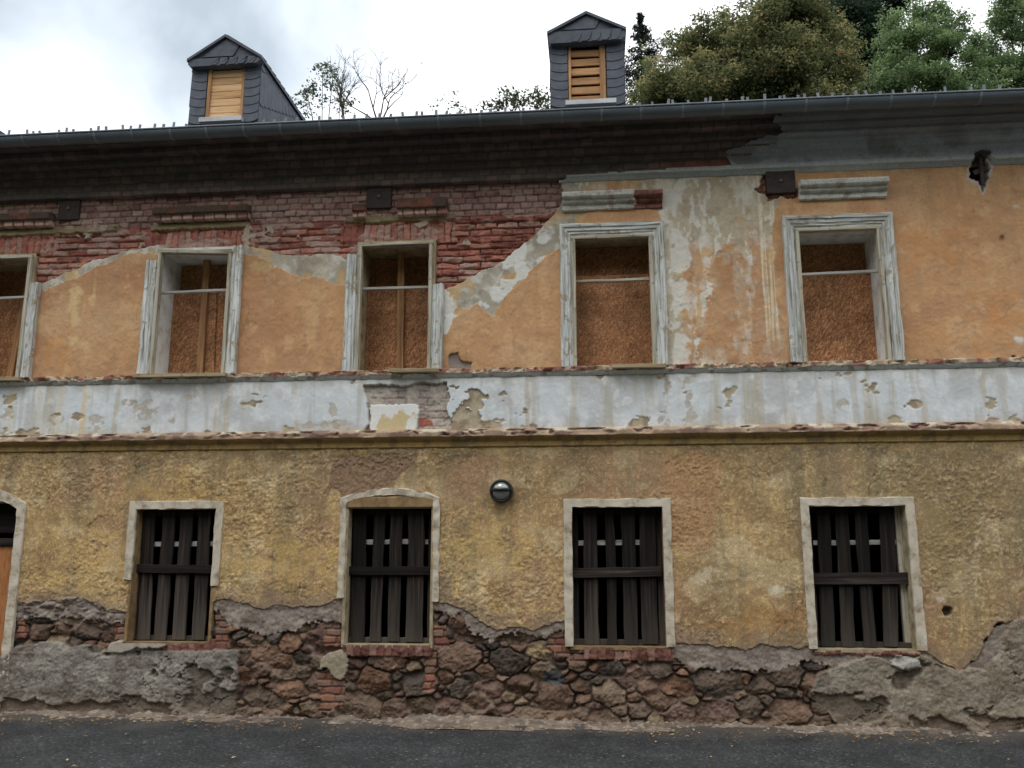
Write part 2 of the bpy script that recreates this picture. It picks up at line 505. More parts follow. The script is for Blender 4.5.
# upright brick on edge sills and quoins are added below for the plinth
bh = _h(bc, br, 21); bcol = _h(bc, br, 22); bcol2 = _h(bc, br, 23)
red = np.stack([lin((138, 88, 76)), lin((146, 100, 86)), lin((124, 78, 68)), lin((144, 112, 100))]) / 0.62
cb = red[(bcol * 3.999).astype(int)] * (0.84 + 0.36 * bcol2)[..., None]
pink = np.stack([lin((142, 114, 108)), lin((134, 104, 98)), lin((126, 94, 90)), lin((146, 122, 114))]) / 0.62
cp = pink[(bcol * 3.999).astype(int)] * (0.82 + 0.3 * bcol2)[..., None]
cbr = np.where(sel[..., None], cp, cb)
mort_c = np.where(sel[..., None], np.array(A(92, 78, 70)), np.array(A(112, 78, 70)))
brick_col = mixc(mort_c, cbr, jm)
brick_col = brick_col * (1 + 0.16 * fine + 0.12 * mid)[..., None]
# mortar smeared over the faces
sm = ss(0.28, 0.42, fbm(X * .7, Z * 1.3, 6.5, 4, 31)) * (1 - 0.6 * upz)
brick_col = mixc(brick_col, np.array(A(150, 128, 118)) * (1 + .1 * fine)[..., None], sm * 0.75)
# eroded brickwork between the third and fourth window
ero = ss(-1.62, -1.45, X) * ss(-0.30, -0.42, X) * ss(5.18, 5.14, Z)
ero = np.maximum(ero, 0.45 * ss(5.2, 5.12, Z))
brick_h = -0.036 + 0.016 * (bh - .5) * (1 + ero) - (0.013 + .014 * ero) * (1 - jm) - ero * 0.022 * ss(0.0, .6, fbm(X * .45, Z, 9, 4, 66)) + 0.004 * mid + 0.002 * fine
brick_h = brick_h + sm * 0.006 + ero * 0.016 * fbm(X * .5, Z * 1.4, 16, 3, 67)
brick_col = brick_col * (1 - 0.25 * ero * ss(.2, .6, fbm(X, Z, 8, 3, 68)))[..., None]

H = brick_h.copy(); C = brick_col.copy(); ROUGH = np.zeros(shape)

# ---------------- upper storey render
fB = line([(-200, 330), (0, 300), (42, 284), (60, 276), (80, 268), (100, 258), (120, 252), (135, 249), (150, 247), (240, 247), (262, 250), (285, 254), (310, 256), (350, 257),
           (440, 290), (452, 284), (470, 276), (490, 266), (505, 258), (518, 250), (530, 240), (542, 228), (550, 216), (556, 206), (562, 199), (563.5, 178), (567, 168), (700, 163), (1030, 150), (1500, 110)])
fO = line([(-200, 335), (0, 306), (42, 291), (60, 284), (80, 277), (100, 265), (135, 253), (150, 253), (240, 254), (262, 262), (285, 268), (300, 278), (320, 276), (335, 286), (350, 288),
           (440, 336), (447, 334), (455, 318), (466, 310), (478, 304), (490, 316), (497, 306), (505, 296), (525, 278), (545, 258), (556, 250), (566, 245),
           (590, 208), (756, 208), (762, 160), (1030, 150), (1500, 100)])
up = Z > 3.40
P = up & (wz < fB(wx))
O = up & (wz + 0.012 * fine < fO(wx + W2_ * .02))
pale = inpoly(wx, wz, SP([(572, 172), (777, 165), (778, 200), (772, 225), (776, 300), (790, 375), (666, 378), (660, 205), (648, 200), (640, 190), (580, 188)]))
och = inpoly(wx + fine * .03 + .05 * fbm(X, Z, 11, 4, 258), wz + mid * .05, SP([(705, 300), (712, 264), (722, 250), (736, 240), (748, 262), (756, 276), (762, 300), (765, 368), (700, 368), (697, 335)]))
och |= inpoly(wx, wz, SP([(590, 181), (615, 176), (632, 180), (630, 190), (590, 192)]))
och |= inpoly(wx, wz, SP([(686, 245), (700, 240), (704, 290), (694, 300), (692, 365), (680, 365), (682, 300)]))
streaky = pale & (wx > S(752, 300)[0])
orange = np.array(A(168, 131, 96)); orange2 = np.array(A(156, 118, 86)); orange3 = np.array(A(176, 144, 110))
oc = mixc(np.broadcast_to(orange, shape + (3,)), orange2, ss(-.1, .6, big)); oc = mixc(oc, orange3, ss(.1, .7, big2) * .7)
oc = mixc(oc, np.array(A(150, 116, 84)), ss(.35, .75, streak * .6 + mid * .5) * .35)
oc = mixc(oc, np.array(A(150, 112, 86)), ss(.1, .7, fbm(X, Z, 2.5, 5, 174)) * .4)
oc = mixc(oc, np.array(A(186, 158, 120)), ss(.42, .7, fbm(X, Z, 8, 4, 176)) * .28)
oc = mixc(oc, np.array(A(104, 84, 68)), ss(1.0, 1.1, fbm(X, Z, 24, 2, 178)) * .25)
oc = oc * (1 + .05 * fine + 0.05 * mid + .035 * streak)[..., None]
under = np.broadcast_to(np.array(A(148, 140, 126)), shape + (3,))
under = mixc(under, np.array(A(172, 168, 158)), ss(-.15, .5, mid + .4 * big2)); under = mixc(under, np.array(A(122, 112, 98)), ss(.25, .6, fbm(X, Z, 7, 4, 210)) * .5)
under = mixc(under, np.array(A(170, 140, 96)), ss(.15, .4, fbm(X, Z, 4.5, 4, 214)) * .7)
pc = np.broadcast_to(np.array(A(164, 152, 132)), shape + (3,))
pc = mixc(pc, np.array(A(182, 176, 162)), ss(.0, .5, fbm(X * 1.3, Z * .7, 4, 5, 230)))
pc = mixc(pc, np.array(A(176, 140, 96)), ss(.1, .5, fbm(X * 1.2, Z * .7, 3.2, 5, 240)) * .75)
pc = mixc(pc, np.array(A(138, 124, 106)), ss(.2, .6, fbm(X, Z, 9, 5, 250)) * .5)
pc = mixc(pc, np.array(A(190, 188, 180)), ss(.35, .5, fbm(X * 1.4, Z * .6, 12, 4, 252)) * .7)
hc = ss(.012, .0, np.abs(fbm(X, Z * .7, .9, 4, 180, .5))) * ss(.2, .5, fbm(X, Z, 1.0, 2, 181))
oc = mixc(oc, np.array(A(146, 118, 92)), ss(.2, .7, fbm(X * 10, Z * .5, 1, 4, 182)) * ss(3.4, 4.6, Z) * .30)
oc = mixc(oc, np.array(A(138, 108, 82)), ss(3.75, 3.45, Z + .12 * mid) * .40)
oc = oc * (1 - .25 * hc)[..., None]
C = np.where(P[..., None], under * (1 + .07 * fine)[..., None], C)
H = np.where(P, 0.0 + .004 * mid + .0015 * fine, H)
O2 = O & ~pale
C = np.where(O2[..., None], oc, C); H = np.where(O2, H + .006, H)
pl = pale & P
flk = ss(.15, .25, fbm(X, Z, 5, 5, 260))
C = np.where(pl[..., None], pc * (1 + .06 * fine)[..., None], C); H = np.where(pl, H + .003 * flk, H)
ochf = (och & P) * (.45 + .55 * ss(-.35, .15, fbm(X * 1.3, Z * .8, 6, 5, 257)))
C = mixc(C, oc, ochf); H = H + .004 * (och & P)
# white wash runs beside the fifth window
runs = streaky * ss(.15, .45, fbm(X * 26, Z * .5, 1, 3, 270)) * ss(S(0, 372)[1], 3.9, Z)
C = mixc(C, np.array(A(196, 184, 160)), runs * .6); C = mixc(C, orange2, streaky * P * (1 - runs) * .75 * ss(4.9, 4.4, Z + .3 * mid))
# pale wash band right beside the fourth window
wb = P * ss(S(670, 300)[0], S(673, 300)[0], wx) * ss(S(690, 300)[0], S(686, 300)[0], wx + .06 * mid)
C = mixc(C, np.array(A(188, 186, 178)), wb * .8 * ss(-.5, -.2, fbm(X, Z, 7, 4, 256)))
# white flakes along the broken edge
edge = P & ~O & (X > -1.56) & (X < -.3)
fl = edge * ss(.0, .2, fbm(X, Z, 8, 4, 280)) * ss(S(0, 236)[1], S(0, 262)[1], Z)
C = mixc(C, np.array(A(204, 200, 188)), fl * .8); H = H + fl * .004


def blob(px, py, rx, ry, n=.5, seed=0, soft=.25):
    x, z = S(px, py); sx = rx * .0104; sz = ry * .0104
    d = np.sqrt(((X - x) / sx) ** 2 + ((Z - z) / sz) ** 2) + n * fbm(X, Z, 9, 4, 400 + seed)
    return ss(1, 1 - soft, d)


def stain(px, py, rx, ry, rgb, k, n=.5, soft=.6, where=None):
    global C
    m = blob(px, py, rx, ry, n, int(px + py), soft) * k
    if where is not None: m = m * where
    C = mixc(C, np.array(A(*rgb)), m)


for a in ((76, 300, 7, 75, (190, 166, 122), .7), (94, 290, 3, 45, (188, 160, 118), .5), (268, 266, 26, 9, (160, 138, 100), .7), (318, 268, 22, 14, (158, 150, 130), .7),
          (316, 320, 16, 34, (182, 154, 112), .5), (60, 345, 20, 20, (176, 126, 74), .4), (400, 330, 10, 10, (176, 126, 74), .3),
          (930, 250, 40, 30, (172, 122, 78), .5), (1000, 330, 30, 40, (178, 126, 78), .5), (940, 335, 30, 14, (176, 130, 88), .6),
          (1016, 206, 9, 4, (214, 206, 186), .9), (1018, 340, 6, 4, (214, 206, 186), .8), (935, 235, 4, 3, (206, 184, 150), .7), (1002, 236, 4, 3, (80, 40, 32), .9),
          (973, 212, 1.5, 3, (60, 40, 30), .9), (872, 262, 2, 2, (210, 190, 160), .7)):
    stain(*a, n=.9, soft=.95, where=P)
# fallen corner of render beside the third window
m = P & inpoly(wx, wz, SP([(449, 357), (457, 355), (459, 364), (470, 366), (470, 372), (448, 372)])); C = np.where(m[..., None], np.array(A(120, 112, 104)), C); H = np.where(m, -.02 + .006 * mid, H)
m = blob(1021, 360, 12, 5, .6, 4) > .5; C = np.where(m[..., None], np.array(A(120, 80, 66)), C); H = np.where(m, -.02, H)
# strips of olive render left under the hoods of the first three windows
for (x0, x1) in ((-20, 120), (150, 250), (345, 452)):
    a = S(x0, 225)[0]; b = S(x1, 225)[0]
    m = (X > a) & (X < b + .06 * mid) & (Z + .014 * mid > 5.15) & (Z + .014 * mid < 5.215)
    C = np.where(m[..., None], np.array(A(122, 112, 84)) * (1 + .15 * mid + .1 * fine)[..., None], C); H = np.where(m, -.01 + .006 * mid, H)
# patches of mortar on the brick by the first windows
for a in ((420, 158 + 60, 6, 9), (96, 228, 14, 7), (270, 231, 20, 5), (246, 236, 8, 10), (480, 242, 9, 4), (130, 262, 20, 10)):
    m = (blob(*a, 1.5, int(a[0])) * ss(-.3, 0, fbm(X, Z, 20, 3, int(a[0]))) > .5) & ~P & up
    C = np.where(m[..., None], np.array(A(148, 134, 118)) * (1 + .1 * fine)[..., None], C); H = np.where(m, np.maximum(H, -.02), H)
# the blown hole with the broken iron anchor, top right
hx, hz = S(981, 170)
hole = inpoly(X + .012 * fine + .02 * mid, Z + .012 * mid, SP([(969, 158), (977, 148), (986, 150), (990, 166), (987, 178), (983, 192), (979, 182), (970, 177)]))
ring = inpoly(X + .012 * fine, Z + .012 * mid, SP([(967, 155), (975, 144), (988, 147), (993, 166), (989, 181), (983, 196), (978, 186), (967, 180)]))
C = np.where((ring & ~hole)[..., None], np.array(A(168, 156, 150)), C)
C = np.where(hole[..., None], np.array(A(72, 50, 44)) * (1 + .3 * fine)[..., None], C); H = np.where(hole, -.24 + .03 * mid, H)
# brick halo round the third anchor plate
m = (blob(772, 180, 15, 22, .35, 8) > .5) | (blob(790, 192, 14, 5, .5, 9) > .5)
C = np.where(m[..., None], brick_col * np.array([1.0, .75, .72]), C); H = np.where(m, brick_h, H)

# ---------------- band between the storeys
BZ0, BZ1 = 2.76, 3.40
band = (Z > BZ0) & (Z <= 3.40)
white = np.broadcast_to(np.array(A(180, 184, 186)), shape + (3,))
white = mixc(white, np.array(A(166, 168, 168)), ss(-.1, .6, big2)); white = mixc(white, np.array(A(160, 150, 128)), ss(.3, .8, streak) * .6)
white = mixc(white, np.array(A(196, 200, 200)), ss(.2, .6, mid) * .5)
white = mixc(white, np.array(A(150, 144, 130)), ss(.2, .65, fbm(X * 12, Z * .8, 1, 4, 505)) * .45)
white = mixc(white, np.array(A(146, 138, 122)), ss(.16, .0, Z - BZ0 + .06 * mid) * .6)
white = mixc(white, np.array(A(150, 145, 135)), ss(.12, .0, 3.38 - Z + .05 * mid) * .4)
white = white * (1 + .035 * fine + .03 * mid)[..., None]
ex = wz - 0; worn = fbm(X * .8, Z * 1.2, 5.5, 5, 500)
low = ss(BZ0 + .22, BZ0 + .02, Z); lft = ss(-2.2, -3.2, X)
thr = .80 - .48 * low - .12 * lft
wm = ss(0, .05, worn - thr)
mud = mixc(np.broadcast_to(np.array(A(152, 141, 120)), shape + (3,)), np.array(A(130, 116, 98)), ss(-.1, .4, mid))
bcl = mixc(white, mud, wm); bhh = .020 + .002 * mid + .001 * fine - .008 * wm
for a in ((58, 420, 10, 9), (96, 424, 8, 8), (147, 412, 9, 7), (130, 403, 10, 3), (172, 422, 7, 6), (190, 398, 6, 2), (335, 412, 5, 9), (340, 425, 8, 4), (320, 426, 20, 3), (842, 402, 6, 6), (868, 408, 5, 2), (930, 427, 24, 3), (690, 398, 6, 22), (12, 415, 8, 10), (505, 420, 6, 4), (665, 385, 5, 40)):
    m = blob(*a, 1.0, int(a[0]), .2) * ss(-.45, -.1, fbm(X, Z, 16, 4, int(a[0]) + 7)); bcl = mixc(bcl, mud * (1 + .1 * fine)[..., None], m * .6); bhh = bhh - .003 * m
for (px, w, k) in ((85, 4, .6), (60, 6, .35), (40, 3, .35), (12, 5, .3), (215, 4, .2), (740, 3, .25), (723, 2, .2)):
    x = S(px, 410)[0]; m = ss(w * .012, 0, np.abs(X - x + .02 * mid)) * k; bcl = mixc(bcl, np.array(A(186, 158, 106)) if px < 300 else np.array(A(206, 208, 206)), m)
# bare masonry in the middle of the band
bare = inpoly(wx, wz, SP([(362, 386), (446, 384), (452, 396), (446, 408), (452, 424), (444, 436), (362, 436), (368, 425), (366, 404)]))
bare2 = inpoly(wx + .03 * mid, wz + .03 * mid, SP([(440, 390), (478, 388), (488, 398), (484, 410), (492, 424), (488, 434), (444, 434), (452, 410)])) & (fbm(X, Z, 9, 4, 520) > -.12)
gb = mixc(np.broadcast_to(np.array(A(146, 136, 128)), shape + (3,)), np.array(A(124, 110, 102)), 1 - jm2) * (.9 + .2 * bcol)[..., None]
gb = mixc(gb, np.array(A(152, 144, 134)), ss(-.1, .3, fbm(X, Z, 8, 4, 530))) * (1 + .12 * fine + .1 * mid)[..., None]
gb = mixc(gb, np.array(A(136, 76, 64)), inpoly(wx, wz, SP([(418, 421), (432, 420), (433, 427), (418, 428)])) * .9)
bcl = np.where(bare2[..., None], mud * (1 + .12 * fine)[..., None], bcl); bhh = np.where(bare2, .004 + .006 * mid, bhh)
bcl = np.where(bare[..., None], gb, bcl); bhh = np.where(bare, -.022 - .006 * (1 - jm2) * ss(.3, -.1, fbm(X, Z, 8, 4, 530)) + .010 * mid + .005 * fine, bhh)
patch = inpoly(X + .006 * fine + .008 * mid, Z + .006 * fine, SP([(370, 405), (417, 404), (419, 412), (416, 434), (371, 434)]))
pcx = mixc(np.broadcast_to(np.array(A(206, 204, 190)), shape + (3,)), np.array(A(176, 160, 124)), blob(396, 422, 14, 16, .9, 5, .3))
bcl = np.where(patch[..., None], pcx, bcl); bhh = np.where(patch, .012 + .002 * mid, bhh)
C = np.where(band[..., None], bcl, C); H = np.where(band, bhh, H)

# ---------------- lower storey: rough-cast ochre
fS = line([(-200, 600), (-10, 600), (20, 603), (60, 600), (75, 598), (100, 604), (120, 611), (128, 612), (214, 602), (222, 597), (240, 604), (270, 607), (300, 607), (335, 601), (345, 602),
           (436, 600), (445, 600), (460, 612), (480, 622), (500, 628), (530, 630), (545, 625), (565, 622), (672, 640), (690, 645), (720, 648), (750, 646), (780, 648), (805, 650),
           (925, 652), (940, 662), (960, 669), (978, 660), (990, 640), (1000, 626), (1015, 620), (1040, 615), (1300, 640)])
fG = line([(-200, 640), (-10, 622), (60, 618), (120, 622), (128, 625), (214, 612), (225, 622), (240, 628), (262, 634), (290, 632), (318, 622), (335, 626), (345, 626), (436, 606), (446, 612), (458, 620), (470, 632), (490, 640), (505, 633), (540, 637), (565, 632),
           (672, 655), (690, 668), (720, 671), (745, 668), (770, 672), (800, 664), (925, 664), (950, 672), (1040, 668), (1300, 670)])
low_ = Z <= BZ0
LP = low_ & (wz > fS(wx))
och1 = np.array(A(146, 121, 86)); och2 = np.array(A(162, 137, 97)); och3 = np.array(A(130, 106, 76)); och4 = np.array(A(124, 111, 86))
lc = mixc(np.broadcast_to(och1, shape + (3,)), och2, ss(-.05, .55, big + .5 * mid)); lc = mixc(lc, och3, ss(.1, .6, big2) * .8)
grn = ss(1.2, 3.0, X) * ss(.7, 1.6, Z) * .55 + ss(2.5, 2.74, Z) * .35
lc = mixc(lc, och4, np.clip(grn + .4 * ss(.2, .6, streak), 0, .8))
lc = mixc(lc, np.array(A(138, 104, 68)), ss(.2, .6, fbm(X, Z * 2.5, 2.2, 4, 620)) * .45 * ss(1.5, 1.0, Z))
lc = mixc(lc, np.array(A(178, 150, 98)), ss(.2, .6, fbm(X, Z * 2.2, 2.5, 4, 630)) * .55 * ss(2.2, 1.2, Z) * ss(1.6, -1, X))
strokes = fbm(X + .01 * mid, Z * 1.15, 21, 5, 640, .72)
grit = fbm(X, Z, 46, 3, 650, .6)
pat = .25 + .75 * ss(-.35, .35, fbm(X, Z * 1.4, 1.9, 4, 659))
lh = .002 + .0066 * strokes * pat * (0.55 + .45 * ss(2.6, -1.5, X)) + .0042 * grit * pat + .004 * mid
rc = np.abs(grit) ** .8
lc = mixc(lc, np.array(A(186, 166, 124)), ss(.35, .7, grit) * .35)
lc = mixc(lc, np.array(A(112, 92, 72)), ss(.25, .8, -strokes) * .35)
lc = mixc(lc, np.array(A(146, 114, 92)), ss(.15, .55, fbm(X, Z, 1.7, 4, 656)) * .35)
lc = mixc(lc, np.array(A(184, 166, 132)), ss(.3, .6, fbm(X, Z * 1.5, 3.2, 5, 658)) * .4)
lc = mixc(lc, np.array(A(124, 106, 88)), ss(.20, .0, wz - fS(wx) + .12 * fbm(X, Z, 4, 4, 657)) * .75)
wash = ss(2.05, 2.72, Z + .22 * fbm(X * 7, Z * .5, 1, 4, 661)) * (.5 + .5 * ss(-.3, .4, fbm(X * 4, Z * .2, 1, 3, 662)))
lc = mixc(lc, np.array(A(114, 100, 76)), wash * .52)  # streaky stains, with the ledge's shade put into the colour
lc = mixc(lc, np.array(A(112, 100, 80)), ss(.25, .6, fbm(X * 8, Z * .45, 1, 4, 663)) * .35)
hair = ss(.035, .0, np.abs(fbm(X, Z * .8, 1.6, 5, 664, .6))) * ss(.1, .4, fbm(X, Z, 1.2, 2, 665))
lh = lh - .006 * hair
lc = .97 * lc * ((1 + (.07 * strokes + .23 * grit) * (.5 + .5 * pat) + .12 * micro * .6 + .10 * fbm(X, Z, 5, 3, 655)) * (1 - .35 * hair))[..., None]


def lpatch(poly, col, k=1.0, dh=0.0, extra=0.0):
    global lc, lh
    m = inpoly(wx + .03 * mid, wz + .03 * mid, SP(poly)) * k
    lc = mixc(lc, np.array(A(*col)) * (1 + .10 * strokes + .16 * grit)[..., None], m); lh = lh + m * (dh + extra * grit)


lpatch([(332, 462), (345, 456), (420, 455), (412, 466), (395, 484), (388, 492), (360, 493), (340, 500), (330, 490)], (116, 94, 76), .9, -.004, .004)
lpatch([(664, 455), (715, 452), (722, 465), (718, 500), (716, 545), (690, 552), (672, 548), (672, 498), (664, 496)], (150, 116, 84), .65, -.003, .004)
lpatch([(455, 462), (490, 455), (484, 480), (462, 500), (446, 520), (440, 488)], (144, 112, 84), .42)
lpatch([(0, 446), (1040, 434), (1040, 446), (0, 456)], (150, 126, 84), .45, -.004)
LAYER = np.zeros(shape, int)
keepC, keepH = C.copy(), H.copy()
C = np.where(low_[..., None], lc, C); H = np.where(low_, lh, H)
for a in ((705, 577, 12, 9, (196, 184, 160), .5), (782, 591, 10, 6, (200, 190, 168), .75), (968, 519, 14, 2, (200, 188, 166), .6), (978, 543, 5, 4, (190, 178, 158), .6), (941, 597, 9, 4, (180, 168, 148), .6),
          (180, 495, 60, 30, (170, 140, 88), .4), (100, 560, 60, 30, (176, 146, 92), .4), (300, 560, 40, 26, (176, 146, 90), .45), (480, 545, 60, 26, (172, 144, 92), .45), (760, 620, 50, 18, (142, 104, 58), .5), (945, 520, 60, 60, (128, 110, 74), .5)):
    stain(*a, n=.8, soft=.8, where=LP)
# round holes in the render
for (px, py, r) in ((948, 611, 4.5), (1001, 629, 6), (990, 643, 5), (973, 664, 2.5)):
    m = blob(px, py, r, r, .2, 1, .2); H = H - .07 * m; C = mixc(C, np.array(A(84, 74, 64)), m)

# ---------------- plinth: rubble stone, grey undercoat, cement
und = low_ & ~LP
zi = zs < 1.35
Xp = X[zi]; Zp = Z[zi]
seeds = []
for (rr, n, tries) in ((.15, 110, 5000), (.10, 250, 8000), (.06, 520, 11000), (.036, 900, 15000)):
    k = 0
    for _ in range(tries):
        x = R.uniform(XL - .2, XR + .2); z = R.uniform(-.15, 1.4); r = rr * R.uniform(.8, 1.15)
        if all(((x - a) / 1.5) ** 2 + (z - b) ** 2 > ((r + c) * .82) ** 2 for a, b, c in seeds):
            seeds.append((x, z, r)); k += 1
            if k >= n: break
sd = np.array(seeds)
sxw = Xp + fbm(Xp, Zp, 8, 5, 700, .55) * .026; szw = Zp + fbm(Xp, Zp, 8, 5, 710, .55) * .022
D1 = np.full(Xp.shape, 1e9); D2 = np.full(Xp.shape, 1e9); I1 = np.zeros(Xp.shape, int)
cols = xs
order = np.argsort(sd[:, 0])
for b0 in np.arange(XL, XR, .6):
    cm = (cols >= b0) & (cols < b0 + .6)
    if not cm.any(): continue
    near = np.where(np.abs(sd[:, 0] - b0 - .3) < 1.0)[0]
    px_ = sxw[:, cm][..., None]; pz_ = szw[:, cm][..., None]
    d = np.sqrt(((px_ - sd[near, 0]) / 1.5) ** 2 + (pz_ - sd[near, 1]) ** 2) - sd[near, 2]
    o = np.argpartition(d, 1, axis=-1)[..., :2]
    dd = np.take_along_axis(d, o, -1); sw = dd[..., 0] > dd[..., 1]
    i0 = np.where(sw, o[..., 1], o[..., 0])
    D1[:, cm] = dd.min(-1); D2[:, cm] = dd.max(-1); I1[:, cm] = near[i0]
e = (D2 - D1)
dirt = ss(-.1, .45, fbm(Xp, Zp, 3.5, 4, 720)); rk = ss(.004, .026, e); sr = sd[I1, 2]
bul = np.sqrt(np.clip(1 - np.clip(D1 / sr + 1, 0, 1) ** 2 * .8, 0, 1))
hid = _h(I1, I1 * 0 + 4, 3); t1 = _h(I1, I1 * 0 + 5, 3) - .5; t2 = _h(I1, I1 * 0 + 6, 3) - .5
fac = fbm(Xp, Zp, 11, 4, 730); fac2 = fbm(Xp, Zp, 30, 3, 740)
pl_h = 1e3
for q in range(4):
    th = _h(I1, I1 * 0 + 20 + q, 3) * 6.283; sl_ = .10 + .75 * _h(I1, I1 * 0 + 30 + q, 3); off = .010 + .030 * _h(I1, I1 * 0 + 40 + q, 3)
    pl_h = np.minimum(pl_h, off - sl_ * (np.cos(th) * (Xp - sd[I1, 0]) / 1.7 + np.sin(th) * (Zp - sd[I1, 1])))
pl_h = np.clip(pl_h, -.05, .05)
sh = -.060 + dirt * (1 - rk) * .030 + rk * (.016 + .030 * hid) + rk * pl_h * .9 + rk * (.016 * np.abs(fac) + .007 * fac2 + .006 * fbm(Xp, Zp, 60, 2, 741)) + (1 - rk) * (.012 * fac)
pal = np.stack([lin((112, 90, 76)), lin((98, 78, 66)), lin((114, 98, 82)), lin((88, 78, 70)), lin((120, 92, 74)), lin((104, 82, 74)), lin((80, 70, 62)), lin((122, 106, 84))]) / .62
sc_ = pal[(_h(I1, I1 * 0 + 9, 7) * 7.999).astype(int)] * (.52 + .44 * _h(I1, I1 * 0 + 11, 7))[..., None]
sc_ = sc_ * (1 + .22 * fac + .12 * fac2)[..., None]
sc_ = mixc(mixc(np.array(A(64, 53, 47)), np.array(A(104, 90, 79)), dirt) * (1 + .2 * fac2)[..., None], sc_, rk)
sc_ = sc_ * (1 - .25 * ss(.25, .55, fbm(Xp, Zp, 14, 4, 742)))[..., None]
sc_ = mixc(sc_, np.array(A(112, 94, 80)), ss(.1, .6, fbm(Xp, Zp, 5, 4, 750)) * .4)
dk = (np.abs(Xp - S(556, 678)[0]) < .14) & (np.abs(Zp - S(556, 678)[1]) < .09) & (rk > .3)
SH = np.zeros(shape); SH[zi] = sh; SCc = np.zeros(shape + (3,)); SCc[zi] = sc_
# bricks let into the rubble
bj, bcx, brx = bricks(X, Z, .2, .07, .006, 77, .008)
bkc = (np.stack([lin((122, 80, 66)), lin((112, 74, 64)), lin((114, 88, 76)), lin((130, 92, 74))]) / .62)[(_h(bcx, brx, 5) * 3.99).astype(int)] * (.85 + .3 * _h(bcx, brx, 6))[..., None]
bkc = mixc(np.array(A(96, 78, 68)), bkc, bj) * (1 + .15 * fine)[..., None]
bkh = -.03 - .016 * (1 - bj) + .014 * (_h(bcx, brx, 8) - .5) + .004 * mid
bkz = np.zeros(shape, bool)
for poly in ([(110, 600), (124, 600), (124, 642), (112, 642)], [(213, 604), (224, 600), (228, 652), (213, 652)], [(322, 616), (338, 616), (338, 648), (324, 646)],
             [(424, 626), (446, 626), (450, 648), (438, 652), (436, 690), (424, 690)], [(316, 672), (340, 668), (343, 700), (330, 716), (318, 714)], [(548, 630), (568, 630), (572, 662), (560, 656), (546, 648)],
             [(14, 602), (24, 602), (24, 640), (16, 640)], [(672, 640), (684, 648), (680, 662), (660, 662)], [(796, 644), (822, 648), (830, 660), (800, 658)], [(840, 650), (926, 652), (926, 660), (870, 662)],
             [(700, 655), (712, 660), (706, 668), (696, 666)], [(0, 690), (8, 690), (8, 720), (-20, 720)], [(578, 652), (592, 655), (586, 664), (570, 662)]):
    bkz |= inpoly(wx, wz, SP(poly))
bkc = mixc(bkc, np.array(A(104, 88, 76)), ss(.1, .5, fbm(X, Z, 6, 4, 78)) * .7)
SCc = np.where(bkz[..., None], bkc, SCc); SH = np.where(bkz, bkh, SH)
# brick on edge under the windows
rl = np.zeros(shape, bool)
for (x0, x1, ya, yb) in ((342, 430, 646, 657), (584, 674, 649, 661), (160, 214, 642, 651), (812, 920, 649, 656)):
    a, z1_ = S(x0, ya); b, z0_ = S(x1, yb)
    m = (X > a) & (X < b) & (Z > z0_ + .008 * mid) & (Z < z1_ + .03)
    rl |= m
    u = X / .078 + .1 * mid; fx = u - np.floor(u); k = ss(.0, .009, np.minimum(fx, 1 - fx) * .078)
    cc = (np.stack([lin((104, 72, 63)), lin((116, 88, 78)), lin((96, 62, 55))]) / .62)[(_h(np.floor(u), Z * 0, 31) * 2.99).astype(int)]
    cc = mixc(np.array(A(88, 70, 60)), cc, k) * (1 + .15 * fine)[..., None]
    SCc = np.where(m[..., None], cc, SCc); SH = np.where(m, .008 - .016 * (1 - k) + .012 * mid + .004 * fine + .020 * (_h(np.floor(u), Z * 0, 33) - .5), SH)
# grey undercoat hanging below the ochre
gm = und & ~rl & (wz + .02 * fine > fG(wx + .03 * mid))
rough_g = fbm(X, Z * 1.4, 10, 5, 760); ridg = 1 - np.abs(fbm(X, Z, 6, 4, 770))
gcol = mixc(np.broadcast_to(np.array(A(122, 112, 104)), shape + (3,)), np.array(A(104, 93, 84)), ss(0, .5, rough_g)); gcol = mixc(gcol, np.array(A(140, 130, 118)), ss(.2, .6, mid) * .5)
gcol = gcol * (1 + .14 * fine)[..., None]
gh = -.014 + .008 * rough_g + .004 * fine
left_mud = gm & (X < -4.8)
gh = np.where(left_mud, np.maximum(SH + .02, -.03 + .03 * rough_g), gh)
SCc = np.where(gm[..., None], gcol, SCc); SH = np.where(gm, gh, SH)
# cement patches
cem = inpoly(wx, wz, SP([(-300, 660), (-20, 652), (20, 646), (60, 642), (110, 647), (180, 650), (236, 651), (238, 690), (234, 716), (200, 720), (-300, 720)]))
cem2 = inpoly(wx, wz, SP([(812, 696), (815, 682), (822, 671), (840, 663), (870, 656), (896, 664), (915, 658), (925, 657), (948, 668), (985, 668), (1000, 655), (1008, 632), (1016, 612), (1060, 600), (1400, 640), (1400, 745), (1000, 738), (850, 735), (830, 715)]))
ck = (cem | cem2) & ~rl
bite = ss(.1, .3, fbm(X, Z * 1.5, 3.2, 5, 780) + .9 * ss(.30, .02, Z) - .45)
ccol = mixc(np.broadcast_to(np.array(A(120, 114, 106)), shape + (3,)), np.array(A(100, 92, 84)), ss(-.1, .5, rough_g)); ccol = mixc(ccol, np.array(A(142, 136, 126)), ss(.15, .6, fbm(X, Z * 1.6, 4, 4, 790)) * .6)
ccol = mixc(ccol, np.array(A(116, 104, 80)), ss(1.5, 3, X) * .45)
ccol = .94 * mixc(ccol, np.array(A(84, 76, 66)), bite * .8) * (1 + .12 * fine)[..., None]
grt = fbm(X, Z, 50, 3, 806, .7); ccol = ccol * (1 + .14 * grt)[..., None]
crk = ss(.06, .0, np.abs(fbm(X, Z * 1.3, 2.6, 5, 804, .6))) * ss(-.2, .3, fbm(X, Z, 1.5, 2, 805))
